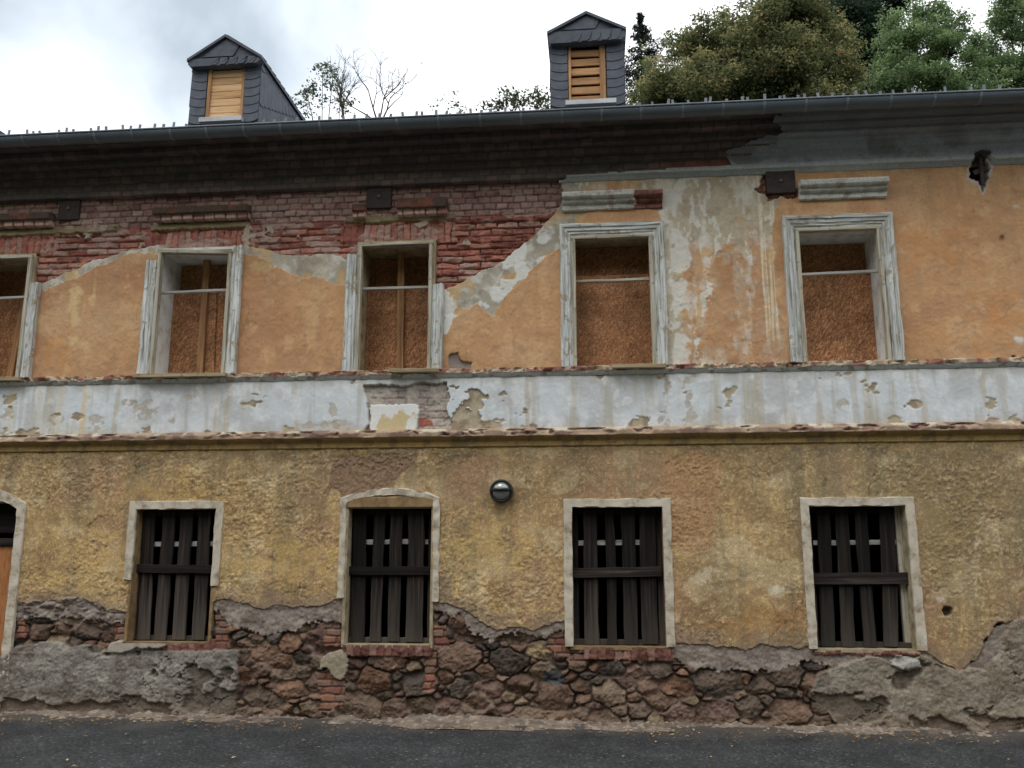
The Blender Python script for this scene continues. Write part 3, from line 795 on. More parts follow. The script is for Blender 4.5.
chh = .030 + .0065 * rough_g + .018 * fbm(X, Z, 2.0, 3, 800) + .003 * fine + .0045 * grt - .040 * bite + .006 * (ridg - .6) - .018 * crk
ccol = ccol * (1 - .35 * crk)[..., None]
SCc = np.where(ck[..., None], ccol, SCc); SH = np.where(ck, chh, SH)
m = und & inpoly(wx, wz, SP([(112, 641), (166, 640), (168, 647), (150, 651), (112, 649)])); SCc = np.where(m[..., None], np.array(A(146, 138, 126)) * (1 + .12 * fine)[..., None], SCc); SH = np.where(m, .05 + .006 * mid, SH)
m = und & (blob(905, 662, 15, 8, .3, 6, .3) > .4); SCc = np.where(m[..., None], np.array(A(136, 133, 125)) * (1 + .14 * fine)[..., None], SCc); SH = np.where(m, SH + .03, SH)
m = und & (blob(338, 665, 16, 14, .3, 7, .3) > .4); SCc = np.where(m[..., None], np.array(A(132, 122, 104)) * (1 + .1 * fine)[..., None], SCc); SH = np.where(m, .0 + .01 * mid, SH)
m = und & (blob(556, 678, 13, 9, .3, 17, .3) > .4) & ~ck; SCc = np.where(m[..., None], np.array(A(66, 68, 68)) * (1 + .2 * fine)[..., None], SCc)
m = und & (blob(538, 652, 13, 7, .3, 18, .3) > .4) & ~ck & ~gm; SCc = np.where(m[..., None], np.array(A(134, 116, 88)) * (1 + .2 * fine)[..., None], SCc)
# dirt thrown up from the road
SCc = mixc(SCc, np.array(A(112, 96, 82)), ss(.22, .0, Z + .06 * mid) * .5)
C = np.where(und[..., None], SCc, C); H = np.where(und, SH, H)

# ---------------- cut the openings and split into parts
xc = (X[:-1, :-1] + X[1:, 1:]) / 2; zc = (Z[:-1, :-1] + Z[1:, 1:]) / 2
cut = np.zeros(xc.shape, bool)
for a, b in U_open:
    cut |= (xc > a - .012) & (xc < b + .012) & (zc > UZ0 - .02) & (zc < UZ1 - AW + .012)
for a, b in L_open:
    cut |= (xc > a - .012) & (xc < b + .012) & (zc > LZ0 - .01) & (zc < LZ1 - .08 + .01)
cut |= (xc > DOOR[0] + .1) & (xc < DOOR[1] - .1) & (zc < 2.12)
Y = -H
undc = und[:-1, :-1]
grid_obj('upper_wall', X, Y, Z, (zc > BZ1) & ~cut, C, M['smooth_render'], house)
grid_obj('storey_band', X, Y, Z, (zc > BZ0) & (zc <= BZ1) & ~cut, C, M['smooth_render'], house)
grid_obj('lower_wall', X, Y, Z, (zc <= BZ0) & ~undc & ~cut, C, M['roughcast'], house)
grid_obj('stone_plinth', X, Y, Z, undc & (zc <= BZ0) & ~cut, C, M['masonry'], house)
# the other three walls
mb = MB()
mb.box(XL - .3, XL, -.02, DEPTH, -.1, 6.0, 0.01); mb.box(XR, XR + .3, -.02, DEPTH, -.1, 6.0, 0.01); mb.box(XL, XR, DEPTH - .3, DEPTH - .002, -.1, 6.0, 0.01)
for xg in (XL - .3, XR + .002):
    mb.add([(xg, 0, 6.0), (xg, DEPTH, 6.0), (xg, 4, 7.7), (xg + .298, 0, 6.0), (xg + .298, DEPTH, 6.0), (xg + .298, 4, 7.7)], [(0, 1, 2), (5, 4, 3), (0, 2, 5, 3), (1, 4, 5, 2)])
mb.build('rear_and_side_walls', M['rear'], house)
mb = MB(); mb.box(XL, XR, .45, DEPTH - .3, 2.9, 3.1); mb.build('upper_floor', M['soffit'], house)

# ---------------- moulded strips along the front
def strip(name, prof, x0, x1, colf, hf, mat, keepf=None, dx=0.012, sub=0.012):
    pts = []
    for (a, b) in zip(prof[:-1], prof[1:]):
        n = max(1, int(math.hypot(b[0] - a[0], b[1] - a[1]) / sub))
        pts += [(a[0] + (b[0] - a[0]) * i / n, a[1] + (b[1] - a[1]) * i / n) for i in range(n)]
    pts.append(prof[-1]); pts = np.array(pts)
    x = np.concatenate([np.arange(x0, max(x0, -7.4), .05), np.arange(max(x0, -7.4), min(x1, 5), dx), np.arange(min(x1, 5), x1 + .01, .05)])
    XX, OO = np.meshgrid(x, pts[:, 0]); _, ZZ = np.meshgrid(x, pts[:, 1])
    arc = np.concatenate([[0], np.cumsum(np.hypot(np.diff(pts[:, 0]), np.diff(pts[:, 1])))]); _, AR = np.meshgrid(x, arc)
    d = hf(XX, OO, ZZ, AR)
    OO2 = np.maximum(OO + d[0], -.03); ZZ2 = ZZ + d[1]
    k = np.ones((len(pts) - 1, len(x) - 1), bool) if keepf is None else keepf(XX, OO, ZZ)[:-1, :-1]
    o = grid_obj(name, XX, -OO2, ZZ2, k, colf(XX, OO, ZZ, AR), mat, house)
    return o


# ledge under the upper windows
def hf_top(x, o, z, a):
    br_ = ss(-.2, .5, fbm(x, z * 0 + a * 1.5, 13, 5, 810, .65)); top = ss(3.424, 3.43, z)
    return (-top * br_ * .040 + .003 * fbm(x, a, 20, 3, 811), -top * .012 * br_ + .004 * fbm(x, a, 15, 3, 812))


def cf_top(x, o, z, a):
    n = fbm(x, a, 14, 4, 813)
    c = np.broadcast_to(np.array(A(190, 192, 190)), x.shape + (3,)); c = mixc(c, np.array(A(132, 120, 104)), ss(.25, .6, n) * .7)
    t = ss(3.421, 3.428, z)
    b = mixc(np.broadcast_to(np.array(A(150, 130, 112)), x.shape + (3,)), np.array(A(124, 86, 74)), ss(0, .4, fbm(x, a, 9, 4, 814)))
    b = mixc(b, np.array(A(176, 164, 142)), ss(.15, .5, fbm(x, a, 8, 4, 815)) * .8)
    return mixc(c, b * (1 + .15 * n)[..., None], t)


strip('sill_ledge', [(-.02, 3.385), (.030, 3.386), (.031, 3.398), (.036, 3.399), (.037, 3.411), (.041, 3.412), (.042, 3.422), (.054, 3.426), (.056, 3.476), (-.02, 3.488)], XL, XR, cf_top, hf_top, M['masonry'])


def hf_bot(x, o, z, a):
    n = fbm(x, a * 2, 6, 4, 820); nose = ss(2.768, 2.775, z) * ss(.04, .07, o)
    return (-nose * ss(.0, .5, n) * .05 + .003 * fbm(x, a, 22, 3, 821), nose * .012 * fbm(x, a, 9, 4, 822))


def cf_bot(x, o, z, a):
    n = fbm(x, a, 14, 4, 823)
    c = np.broadcast_to(np.array(A(142, 122, 104)), x.shape + (3,)); c = mixc(c, np.array(A(110, 88, 78)), ss(.0, .4, fbm(x, a, 6, 4, 824)) * .9)
    c = mixc(c, np.array(A(178, 168, 148)), ss(.1, .5, fbm(x, a, 7, 4, 825)) * .75 * ss(.0, .02, z - 2.79))
    lowc = mixc(np.broadcast_to(np.array(A(150, 124, 80)), x.shape + (3,)), np.array(A(116, 98, 70)), ss(0, .5, n + .5 * fbm(x * 3, a * .3, 3, 3, 826)))
    return mixc(lowc, c, ss(2.752, 2.76, z)) * (1 + .12 * n)[..., None]


strip('lower_ledge', [(-.02, 2.655), (.016, 2.66), (.018, 2.72), (.03, 2.738), (.05, 2.75), (.09, 2.757), (.092, 2.812), (.03, 2.845), (-.02, 2.85)], XL, XR, cf_bot, hf_bot, M['masonry'])


edge_x = lambda z: np.interp(z, [5.5, 5.56, 5.60, 5.66, 5.74, 5.80, 5.84, 5.86, 6.1], [-.3, -.25, 1.42, 1.36, 1.34, 1.6, 1.75, 1.95, 1.95])
# brick cornice stepping out under the eaves
def hf_bc(x, o, z, a):
    j, c, r = bricks(x, z, .13, .078, .006, 31, .004)
    n = _h(c, r, 3)
    return (-.009 * (1 - j) - .02 * (n > .95) + .006 * (n - .5) + .003 * fbm(x, a, 18, 3, 830), .003 * fbm(x, a, 9, 3, 831))


def cf_bc(x, o, z, a):
    j, c, r = bricks(x, z, .13, .078, .006, 31, .004)
    p_ = (np.stack([lin((74, 64, 61)), lin((68, 60, 58)), lin((80, 68, 64)), lin((64, 58, 56))]) / .62)[(_h(c, r, 4) * 3.99).astype(int)]
    p_ = mixc(np.array(A(56, 51, 49)), p_, j)
    p_ = mixc(p_, np.array(A(54, 52, 50)), ss(-.2, .5, fbm(x, z * 2, 1.6, 4, 832)) * .6)       # dark blooms; eaves shade is put into the sooty brick colour
    p_ = mixc(p_, np.array(A(112, 56, 46)), ss(.5, 1.2, x) * ss(5.72, 5.6, z) * .7)
    return p_ * (1.5 + .6 * ss(5.72, 5.69, z) + .15 * fbm(x, a, 25, 3, 833))[..., None]


strip('brick_cornice', [(-.03, 5.552), (.045, 5.555), (.045, 5.70), (.085, 5.705), (.085, 5.78), (.13, 5.785), (.13, 5.86), (.19, 5.865), (.19, 5.935), (.28, 5.94), (.28, 6.01), (.38, 6.015), (.38, 6.05)], XL, XR, cf_bc, hf_bc, M['masonry'], lambda x, o, z: x < edge_x(z) + .35)


# rendered cornice on the right
def hf_pc(x, o, z, a):
    hole = ss(.10, .05, np.abs(x - hx + .02 * fbm(x, z, 20, 2, 842))) * ss(5.66, 5.60, z)
    return (.003 * fbm(x, a, 8, 4, 840) + .001 * fbm(x, a, 30, 2, 841) - .09 * hole, .002 * fbm(x, a, 6, 3, 843))


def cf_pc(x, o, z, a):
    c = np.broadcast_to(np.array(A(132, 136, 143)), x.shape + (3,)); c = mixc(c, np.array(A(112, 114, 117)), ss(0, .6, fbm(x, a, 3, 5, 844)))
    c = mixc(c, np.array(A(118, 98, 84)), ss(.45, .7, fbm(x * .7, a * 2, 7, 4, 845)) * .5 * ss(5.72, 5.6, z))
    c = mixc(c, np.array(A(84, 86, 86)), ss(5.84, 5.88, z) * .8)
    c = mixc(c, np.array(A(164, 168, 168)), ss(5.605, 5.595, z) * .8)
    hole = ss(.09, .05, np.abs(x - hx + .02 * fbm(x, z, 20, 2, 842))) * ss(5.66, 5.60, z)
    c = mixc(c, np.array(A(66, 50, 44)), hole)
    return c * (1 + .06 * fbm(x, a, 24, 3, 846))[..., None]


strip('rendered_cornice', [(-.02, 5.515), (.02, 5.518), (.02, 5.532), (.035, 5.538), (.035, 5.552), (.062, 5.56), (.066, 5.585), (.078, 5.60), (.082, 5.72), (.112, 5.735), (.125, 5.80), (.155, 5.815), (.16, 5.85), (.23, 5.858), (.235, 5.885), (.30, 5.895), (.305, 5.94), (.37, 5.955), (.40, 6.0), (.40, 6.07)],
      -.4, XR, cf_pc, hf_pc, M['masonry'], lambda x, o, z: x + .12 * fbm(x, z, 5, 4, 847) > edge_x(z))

# ---------------- roof, soffit, gutter
SL = math.tan(rad(22.0)); EY, EZ = -.50, 6.07
rz = lambda y: EZ + (y - EY) * SL
mb = MB()
x0, x1 = XL - .5, XR + .5
mb.add([(x0, EY, EZ), (x1, EY, EZ), (x1, 4, rz(4)), (x0, 4, rz(4)), (x0, EY, EZ - .03), (x1, EY, EZ - .03), (x1, 4, rz(4) - .14), (x0, 4, rz(4) - .14)],
       [(0, 1, 2, 3), (7, 6, 5, 4), (0, 4, 5, 1), (1, 5, 6, 2), (0, 3, 7, 4)])
mb.add([(x0, 4.001, rz(4)), (x1, 4.001, rz(4)), (x1, 8.9, rz(4) - 4.9 * SL), (x0, 8.9, rz(4) - 4.9 * SL), (x0, 4.001, rz(4) - .14), (x1, 4.001, rz(4) - .14), (x1, 8.9, rz(4) - 4.9 * SL - .1), (x0, 8.9, rz(4) - 4.9 * SL - .1)],
       [(0, 1, 2, 3), (7, 6, 5, 4), (3, 2, 6, 7), (1, 5, 6, 2), (0, 3, 7, 4)])
roof = mb.build('slate_roof', M['slate_roof'], house)
mb = MB(); mb.box(x0, x1, -.485, .1, 6.018, 6.036, .002); mb.build('eaves_soffit', M['soffit'], roof)
# half round gutter: follows the slightly sagging eaves
GR = .086
gx = np.linspace(x0, x1, 60); mb = MB()
gz_ = lambda x: float(np.interp(x, [-7, -4, 0, 2.5, 4.5], [5.960, 5.955, 5.945, 5.940, 5.925])) - .0
rings = []
for x in gx:
    c = (-.575, gz_(x) + .06)
    ring = [(x, c[0] + GR * math.cos(t), c[1] + GR * math.sin(t)) for t in np.linspace(math.pi, 2 * math.pi, 13)]
    ring += [(x, c[0] + (GR - .006) * math.cos(t), c[1] + (GR - .006) * math.sin(t)) for t in np.linspace(2 * math.pi, math.pi, 13)]
    rings.append(ring)
mb.sweep(rings, rings)
for k, x in enumerate(gx[:-1]):                                     # rolled front lip
    pass
mb.tube([(x, -.575 - GR, gz_(x) + .063) for x in gx], [.011] * len(gx), 8)
gut = mb.build('gutter', M['zinc'], house, True)
xb = -8.6
while xb < 6:
    mb = MB(); c = (-.575, gz_(xb) + .06); r = GR + .004
    prof = [(c[0] + r * math.cos(t), c[1] + r * math.sin(t)) for t in np.linspace(math.pi - .1, 2 * math.pi, 12)]
    mb.sweep([[(xb + sx, y, z) for y, z in prof] + [(xb + sx, c[0] + (y - c[0]) * .93, c[1] + (z - c[1]) * .93) for y, z in reversed(prof)] for sx in (-.012, .012)], [[(0, 0, 0)] * 24] * 2)
    mb.build('gutter_bracket', M['bracket'], gut)
    xb += .415 + random.uniform(-.02, .02)
# snow hooks standing on the eaves course
hookpx = [8, 27, 33, 40, 59, 66, 73, 91, 98, 106, 123, 130, 139, 154, 163, 173, 186, 263, 274, 285, 297, 319, 331, 344, 354, 366, 379, 390, 403, 416, 422, 436, 446, 460, 471, 481, 491, 505, 523, 640, 653, 668, 673, 689, 706, 710, 727, 743, 748, 765, 780, 785, 798, 805, 819, 833, 843, 857, 867, 881, 894, 906, 914, 920, 946, 972, 985, 1000]
for i, px in enumerate(hookpx):
    x = S(px, 138 - px * .044, -.60)[0]; mb = MB()
    h = random.uniform(-.005, .022) * (1.3 if px > 640 else 1.0); z = gz_(x) + .135
    tl = random.uniform(-.012, .012)
    mb.plank((x, -.60, z - .05), (x + tl, -.605, z + h), .028 if px < 640 else .026, .006, ch=.001)
    mb.plank((x - .004, -.60, z - .02), (x - .004, -.36, z + .03), .014, .004, nrm=(0, -.2, 1), ch=.001)
    mb.build('snow_hook', M['zinc_light'], roof)
mb = MB(); mb.tube([(x, -.49, gz_(x) + .15) for x in np.linspace(-7.5, 5.5, 30)], [.008] * 30, 6); mb.build('snow_rail', M['zinc_light'], roof, True)


# ---------------- dormers
def slate_tile(mb, o, u, v, n, w, h, curve=.03, t=.007):
    """scalloped slate: o lower-left corner, u across, v up, n outward"""
    o = np.array(o, float); u = np.array(u, float); v = np.array(v, float); n = np.array(n, float)
    pts = [(0, h), (0, curve * .3), (w * .3, 0), (w * .6, curve * .25), (w * .85, curve * .8), (w, curve * 1.6), (w, h)]
    f = [o + u * a + v * b + n * (t + .010 * (1 - b / h)) for a, b in pts]; k = [p - n * t for p in f]; m = len(pts)
    mb.add(f + k, [tuple(range(m - 1, -1, -1)), tuple(range(m, 2 * m))] + [(i, (i + 1) % m, m + (i + 1) % m, m + i) for i in range(m)])


def dormer(xc, hw, apex, eave, fascia, sill_z, open_hw, label, slats):
    yf = .50
    # cheeks and front posts as one slate body
    mb = MB()
    for sx in (-1, 1):
        x = xc + sx * hw; yb = EY + (eave - EZ) / SL
        zb0 = rz(yf)
        mb.add([(x, yf, zb0 - .05), (x, yb, eave), (x, yf, eave), (x - sx * .06, yf, zb0 - .05), (x - sx * .06, yb, eave), (x - sx * .06, yf, eave)], [(0, 1, 2), (3, 5, 4), (0, 2, 5, 3), (2, 1, 4, 5), (0, 3, 4, 1)])
        a, b = sorted((xc + sx * hw, xc + sx * open_hw))
        mb.box(a + .001, b - .001, yf + .003, yf + .07, zb0 - .05, eave, .003)
    mb.box(xc - hw + .002, xc + hw - .002, yf + .75, yf + .80, rz(yf + .75) - .05, eave, .003)     # dark back of the loft space
    body = mb.build('dormer', M['slate'], house, label=label)
    # slates on the front strips
    for sx in (-1, 1):
        mb = MB()
        a, b = sorted((xc + sx * (hw + .004), xc + sx * open_hw)); z = sill_z - .05; k = 0
        while z < fascia - .03:
            w = b - a
            o_ = (a, yf, z) if sx > 0 else (b, yf, z)
            slate_tile(mb, (a, yf, z) if sx > 0 else (b, yf, z), (1, 0, 0) if sx > 0 else (-1, 0, 0), (0, 0, 1), (0, -1, 0), w, .17 + random.uniform(-.004, .004), .026)
            z += .112
        mb.build('front_slates', M['slate'], body)
    # slates on the cheeks: slanting columns
    for sx in (-1, 1):
        mb = MB()
        x = xc + sx * hw; y = yf - .006; yb = EY + (eave - EZ) / SL
        while y < yb:
            z0 = rz(y) - .02; z1 = eave - .02; z = z0; w = .15
            while z < z1 - .02:
                h = min(.52, z1 - z)
                if h > .05:
                    slate_tile(mb, (x, y, z), (0, 1, -.03), (0, 0, 1), (sx, 0, 0), w, h, .04)
                z += .46
            y += .118
        mb.build('cheek_slates', M['slate'], body)
    # gable: triangle of slate with a fascia course below
    mb = MB(); gy = yf - .07
    gw = hw + .025
    mb.add([(xc - gw, gy, eave), (xc + gw, gy, eave), (xc, gy, apex - .06), (xc - gw, yf, eave), (xc + gw, yf, eave), (xc, yf, apex - .06)], [(0, 1, 2), (5, 4, 3), (0, 3, 4, 1)])
    pts = [(-gw, fascia + .03), (-gw + .03, fascia), (gw - .05, fascia + .006), (gw, fascia + .05), (gw, eave + .006), (-gw, eave + .006)]
    f = [(xc + a, gy - .022, b) for a, b in pts]; k = [(xc + a, yf + .03, b) for a, b in pts]; n = len(pts)
    mb.add(f + k, [tuple(range(n)), tuple(range(2 * n - 1, n - 1, -1))] + [(i, n + i, n + (i + 1) % n, (i + 1) % n) for i in range(n)])
    for i in range(5):                                                # lapped slates along the fascia
        a = xc + gw - .10 - i * .115
        pts = [(0, 0), (.03, .03), (.05, .09), (.06, eave - fascia - .01), (-.06, eave - fascia - .01), (-.06, .0)]
        f = [(a + q, gy - .024 - .004 * (i % 2 + 1), fascia + .008 + b) for q, b in pts]; k = [(a + q, gy - .02, fascia + .008 + b) for q, b in pts]; n = 6
        mb.add(f + k, [tuple(range(n)), tuple(range(2 * n - 1, n - 1, -1))] + [(i_, n + i_, n + (i_ + 1) % n, (i_ + 1) % n) for i_ in range(n)])
    sc = (apex - eave - .05)
    pts = [(-gw * .62, .03), (.10, .03), (.13, .08), (.17, .16), (.165, sc * .62), (0, sc * .88)]    # large gable slate over a smaller one
    f = [(xc + a, gy - .012, eave + b) for a, b in pts]; k = [(xc + a, gy + .001, eave + b) for a, b in pts]; n = 6
    mb.add(f + k, [tuple(range(n)), tuple(range(2 * n - 1, n - 1, -1))] + [(i, n + i, n + (i + 1) % n, (i + 1) % n) for i in range(n)])
    mb.build('slate_gable', M['slate'], body)
    # little saddle roof
    mb = MB(); yr = EY + (apex - EZ) / SL; yb = EY + (eave - EZ) / SL; rw = gw + .012; y0 = gy - .04; apex = apex - .05
    for sx in (-1, 1):
        e = [(xc + sx * rw, y0, eave + .005), (xc, y0, apex + .02), (xc, yr, apex + .02), (xc + sx * rw, yb + .1, eave + .005)]
        l = [(a, b, c - .035) for a, b, c in e]
        mb.add(e + l, [(0, 1, 2, 3), (7, 6, 5, 4), (0, 4, 5, 1), (0, 3, 7, 4)])
        for i in range(14):                                           # slate courses along the verge
            y = y0 + .1 + i * .16
            if y < yb: mb.plank((xc + sx * rw, y, eave + .012), (xc + sx * .02, y, apex + .022), .17, .008, nrm=(sx * .6, -.06, .8), jit=.001)
    mb.build('dormer_roof', M['slate'], body)
    # boards closing the opening
    zt = fascia - .005; z = sill_z + .012
    n = 6 if slats else 7; gap = .032 if slats else .004; bh_ = (zt - z) / n - gap
    for i in range(n):
        mb = MB(); za = z + i * (bh_ + gap) + bh_ / 2
        mb.plank((xc - open_hw + .006, yf + .03, za + random.uniform(-.003, .003)), (xc + open_hw - .006, yf + .03, za + random.uniform(-.004, .004)), bh_ * (1 if slats else 1.0), .024, jit=.002, ch=.003)
        mb.build('board', M['rust_wood' if slats else 'new_wood'], body)
    for x, w in (((-open_hw + .022, .032), (open_hw - .045, .07)) if slats else ((-open_hw + .03, .045), (open_hw - .022, .036))):
        mb = MB(); mb.plank((xc + x, yf + .006, sill_z), (xc + x + random.uniform(-.004, .004), yf + .006, zt), w, .022, jit=.002); mb.build('post', M['rust_wood'], body)
    mb = MB(); mb.box(xc - open_hw - .03, xc + open_hw + (.1 if slats else .02), yf - .09, yf + .02, sill_z - .06, sill_z, .004)
    mb.build('sill_flashing', M['flash'], body)


yF = .5
ax, az = S(228, 37, yF); dl, dr = S(191, 100, yF)[0], S(259, 100, yF)[0]
dormer((dl + dr) / 2, (dr - dl) / 2, az, S(228, 62, yF)[1], S(228, 69, yF)[1], S(222, 120, yF)[1], (S(243, 100, yF)[0] - S(205, 100, yF)[0]) / 2, 'slate dormer closed with tight pine boards, its right cheek showing', False)
ax2, az2 = S(587, 14, yF); dl2, dr2 = S(551, 80, yF)[0], S(624, 80, yF)[0]
dormer((dl2 + dr2) / 2, (dr2 - dl2) / 2, az2, S(587, 35, yF)[1], S(587, 46, yF)[1], S(587, 103, yF)[1], (S(608, 80, yF)[0] - S(569, 80, yF)[0]) / 2, 'slate dormer closed with spaced pine slats, seen head-on', True)
dormer((dl + dr) / 2 - 4.45, (dr - dl) / 2, az, S(228, 62, yF)[1], S(228, 69, yF)[1], S(222, 120, yF)[1], .25, 'slate dormer at the far left end of the roof', False)

# ---------------- anchor plates
for i, (px, py, w) in enumerate(((69, 207, 21), (379, 195, 24), (780, 178, 27))):
    x, z = S(px, py); h = .132; z -= .045 if i == 2 else .02; hw_ = (.125, .14, .15)[i]
    mb = MB(); mb.box(x - hw_, x + hw_, -.026 if i == 2 else -.004, .04, z - h, z + h, .004)
    pl_ = mb.build('anchor_plate', M['iron'], house)
    mb = MB(); yb_ = .026 if i == 2 else .004
    mb.lathe([(.022, yb_ - .002), (.022, yb_ + .012), (.014, yb_ + .018), (0.0005, yb_ + .018)], (x, 0, z), n=6); mb.build('bolt', M['bolt'], pl_)
# broken iron anchor in the blown hole
mb = MB()
mb.plank((hx + .0, -.02, hz + .20), (hx - .005, -.015, hz - .17), .035, .02, jit=.006)
mb.plank((hx - .075, -.0, hz - .03), (hx + .055, -.0, hz + .02), .055, .02, jit=.006)
mb.tube([(hx - .07, -.03, hz + .16), (hx, -.07, hz + .17), (hx + .09, -.05, hz + .165)], [.014, .02, .012], 6)
mb.build('wall_anchor', M['iron'], house)


# ---------------- upper windows
ARCH = [(0.0, .0), (.0, .026), (.018, .030), (.024, .040), (.046, .042), (.052, .052), (.084, .055), (.092, .068), (.122, .070), (.130, .060), (.130, -.01)]


def hood(win, x0, x1, z0, z1, mat_cols, depth=.12, brick=False, seed=0):
    mb_x = np.arange(x0, x1 + .001, .01)
    if brick:
        prof = [(-.02, z0), (.065, z0 + .002), (.065, z0 + .06), (.07, z0 + .064), (.10, z0 + .066), (.102, z1), (-.02, z1 + .02)]
    else:
        zh = z1 - z0; prof = [(-.01, z0 - .012), (.04, z0 - .01), (.042, z0 + .32 * zh), (.046, z0 + .36 * zh), (.085, z0 + .38 * zh), (.09, z0 + .62 * zh), (.135, z0 + .66 * zh), (.14, z1), (.04, z1 + .03), (-.01, z1 + .032)]
    pts = []
    for (a, b) in zip(prof[:-1], prof[1:]):
        n = max(1, int(math.hypot(b[0] - a[0], b[1] - a[1]) / .012)); pts += [(a[0] + (b[0] - a[0]) * i / n, a[1] + (b[1] - a[1]) * i / n) for i in range(n)]
    pts.append(prof[-1]); pts = np.array(pts)
    XX, OO = np.meshgrid(mb_x, pts[:, 0]); _, ZZ = np.meshgrid(mb_x, pts[:, 1])
    # square ends
    OO = OO.copy(); OO[:, 0] = np.minimum(OO[:, 0], -.02); OO[:, -1] = np.minimum(OO[:, -1], -.02)
    XX = XX.copy(); XX[:, 0] = XX[:, 1]; XX[:, -1] = XX[:, -2]
    n1 = fbm(XX, ZZ * 2, 8, 4, 900 + seed); n2 = fbm(XX, ZZ, 25, 3, 905 + seed)
    if brick:
        u = XX / .125 + .2; f = u - np.floor(u); j = ss(.0, .012, np.minimum(f, 1 - f) * .125); hi = _h(np.floor(u), ZZ * 0, 40 + seed)
        lowrow = ss(z0 + .062, z0 + .056, ZZ)
        OO = np.where(OO > .02, OO - lowrow * (.016 * (1 - j) + .016 * hi) + .003 * n2 - .005 * ss(.1, .6, n1), OO)
        c = (np.stack([lin((158, 130, 120)), lin((166, 140, 128)), lin((146, 112, 102))]) / .62)[(hi * 2.99).astype(int)]
        c = mixc(np.array(A(70, 56, 50)), c, j); top = mixc(np.broadcast_to(np.array(A(74, 62, 54)), XX.shape + (3,)), np.array(A(104, 66, 54)), ss(0, .5, n1))
        c = mixc(c, top, ss(z0 + .056, z0 + .064, ZZ)) * (1 + .15 * n2)[..., None]
    else:
        OO = np.where(OO > .02, OO + .002 * n2 - .006 * ss(.2, .7, n1), OO)
        c = np.broadcast_to(np.array(A(176, 176, 170)), XX.shape + (3,)); c = mixc(c, np.array(A(150, 146, 138)), ss(.0, .6, fbm(XX, ZZ * 3, 12, 4, 911 + seed)) * .7); c = mixc(c, np.array(A(120, 92, 74)), ss(.45, .65, fbm(XX, ZZ, 9, 4, 910 + seed)) * .5)
        if mat_cols is not None:                                      # broken right end: bare brick
            bx = mat_cols + .05 * fbm(XX, ZZ, 14, 2, 915)
            br_ = ss(bx, bx + .015, XX); c = mixc(c, np.array(A(110, 74, 66)) * (1 + .25 * n2)[..., None], br_); OO = np.where(OO > .02, OO - br_ * (.025 + .02 * n1), OO)
        c = c * (1 + .08 * n2)[..., None]
    o = grid_obj('hood', XX, -OO, ZZ, np.ones((len(pts) - 1, len(mb_x) - 1), bool), c, M['masonry'], win)


def reveal(win, x0, x1, z0, z1, depth, mat, name='reveal', arch=None):
    mb = MB(); y0, y1 = -.004, depth
    n = 6
    def quad(a, b, c, d):
        mb.add([a, b, c, d], [(0, 1, 2, 3)])
    t = .03
    for x, sx in ((x0, -1), (x1, 1)):
        mb.add([(x, y0, z0), (x, y1, z0), (x, y1, z1), (x, y0, z1), (x + sx * t, y0, z0), (x + sx * t, y1, z0), (x + sx * t, y1, z1), (x + sx * t, y0, z1)],
               [(0, 1, 2, 3), (7, 6, 5, 4), (0, 3, 7, 4), (1, 5, 6, 2)])
    for z, sz in ((z0, -1), (z1, 1)):
        mb.add([(x0 - t, y0 + .002, z), (x1 + t, y0 + .002, z), (x1 + t, y1, z), (x0 - t, y1, z), (x0 - t, y0 + .002, z + sz * t), (x1 + t, y0 + .002, z + sz * t), (x1 + t, y1, z + sz * t), (x0 - t, y1, z + sz * t)],
               [(0, 1, 2, 3), (7, 6, 5, 4), (0, 4, 5, 1), (2, 6, 7, 3)])
    return mb.build(name, mat, win)


def piece(win, name, mat, p0, p1, w, t, label=None, **k):
    mb = MB(); mb.plank(p0, p1, w, t, **k); return mb.build(name, mat, win, label=label)


def empty_part(name, label, loc):
    # a window: its outer frame is the mesh, everything else hangs under it
    pass


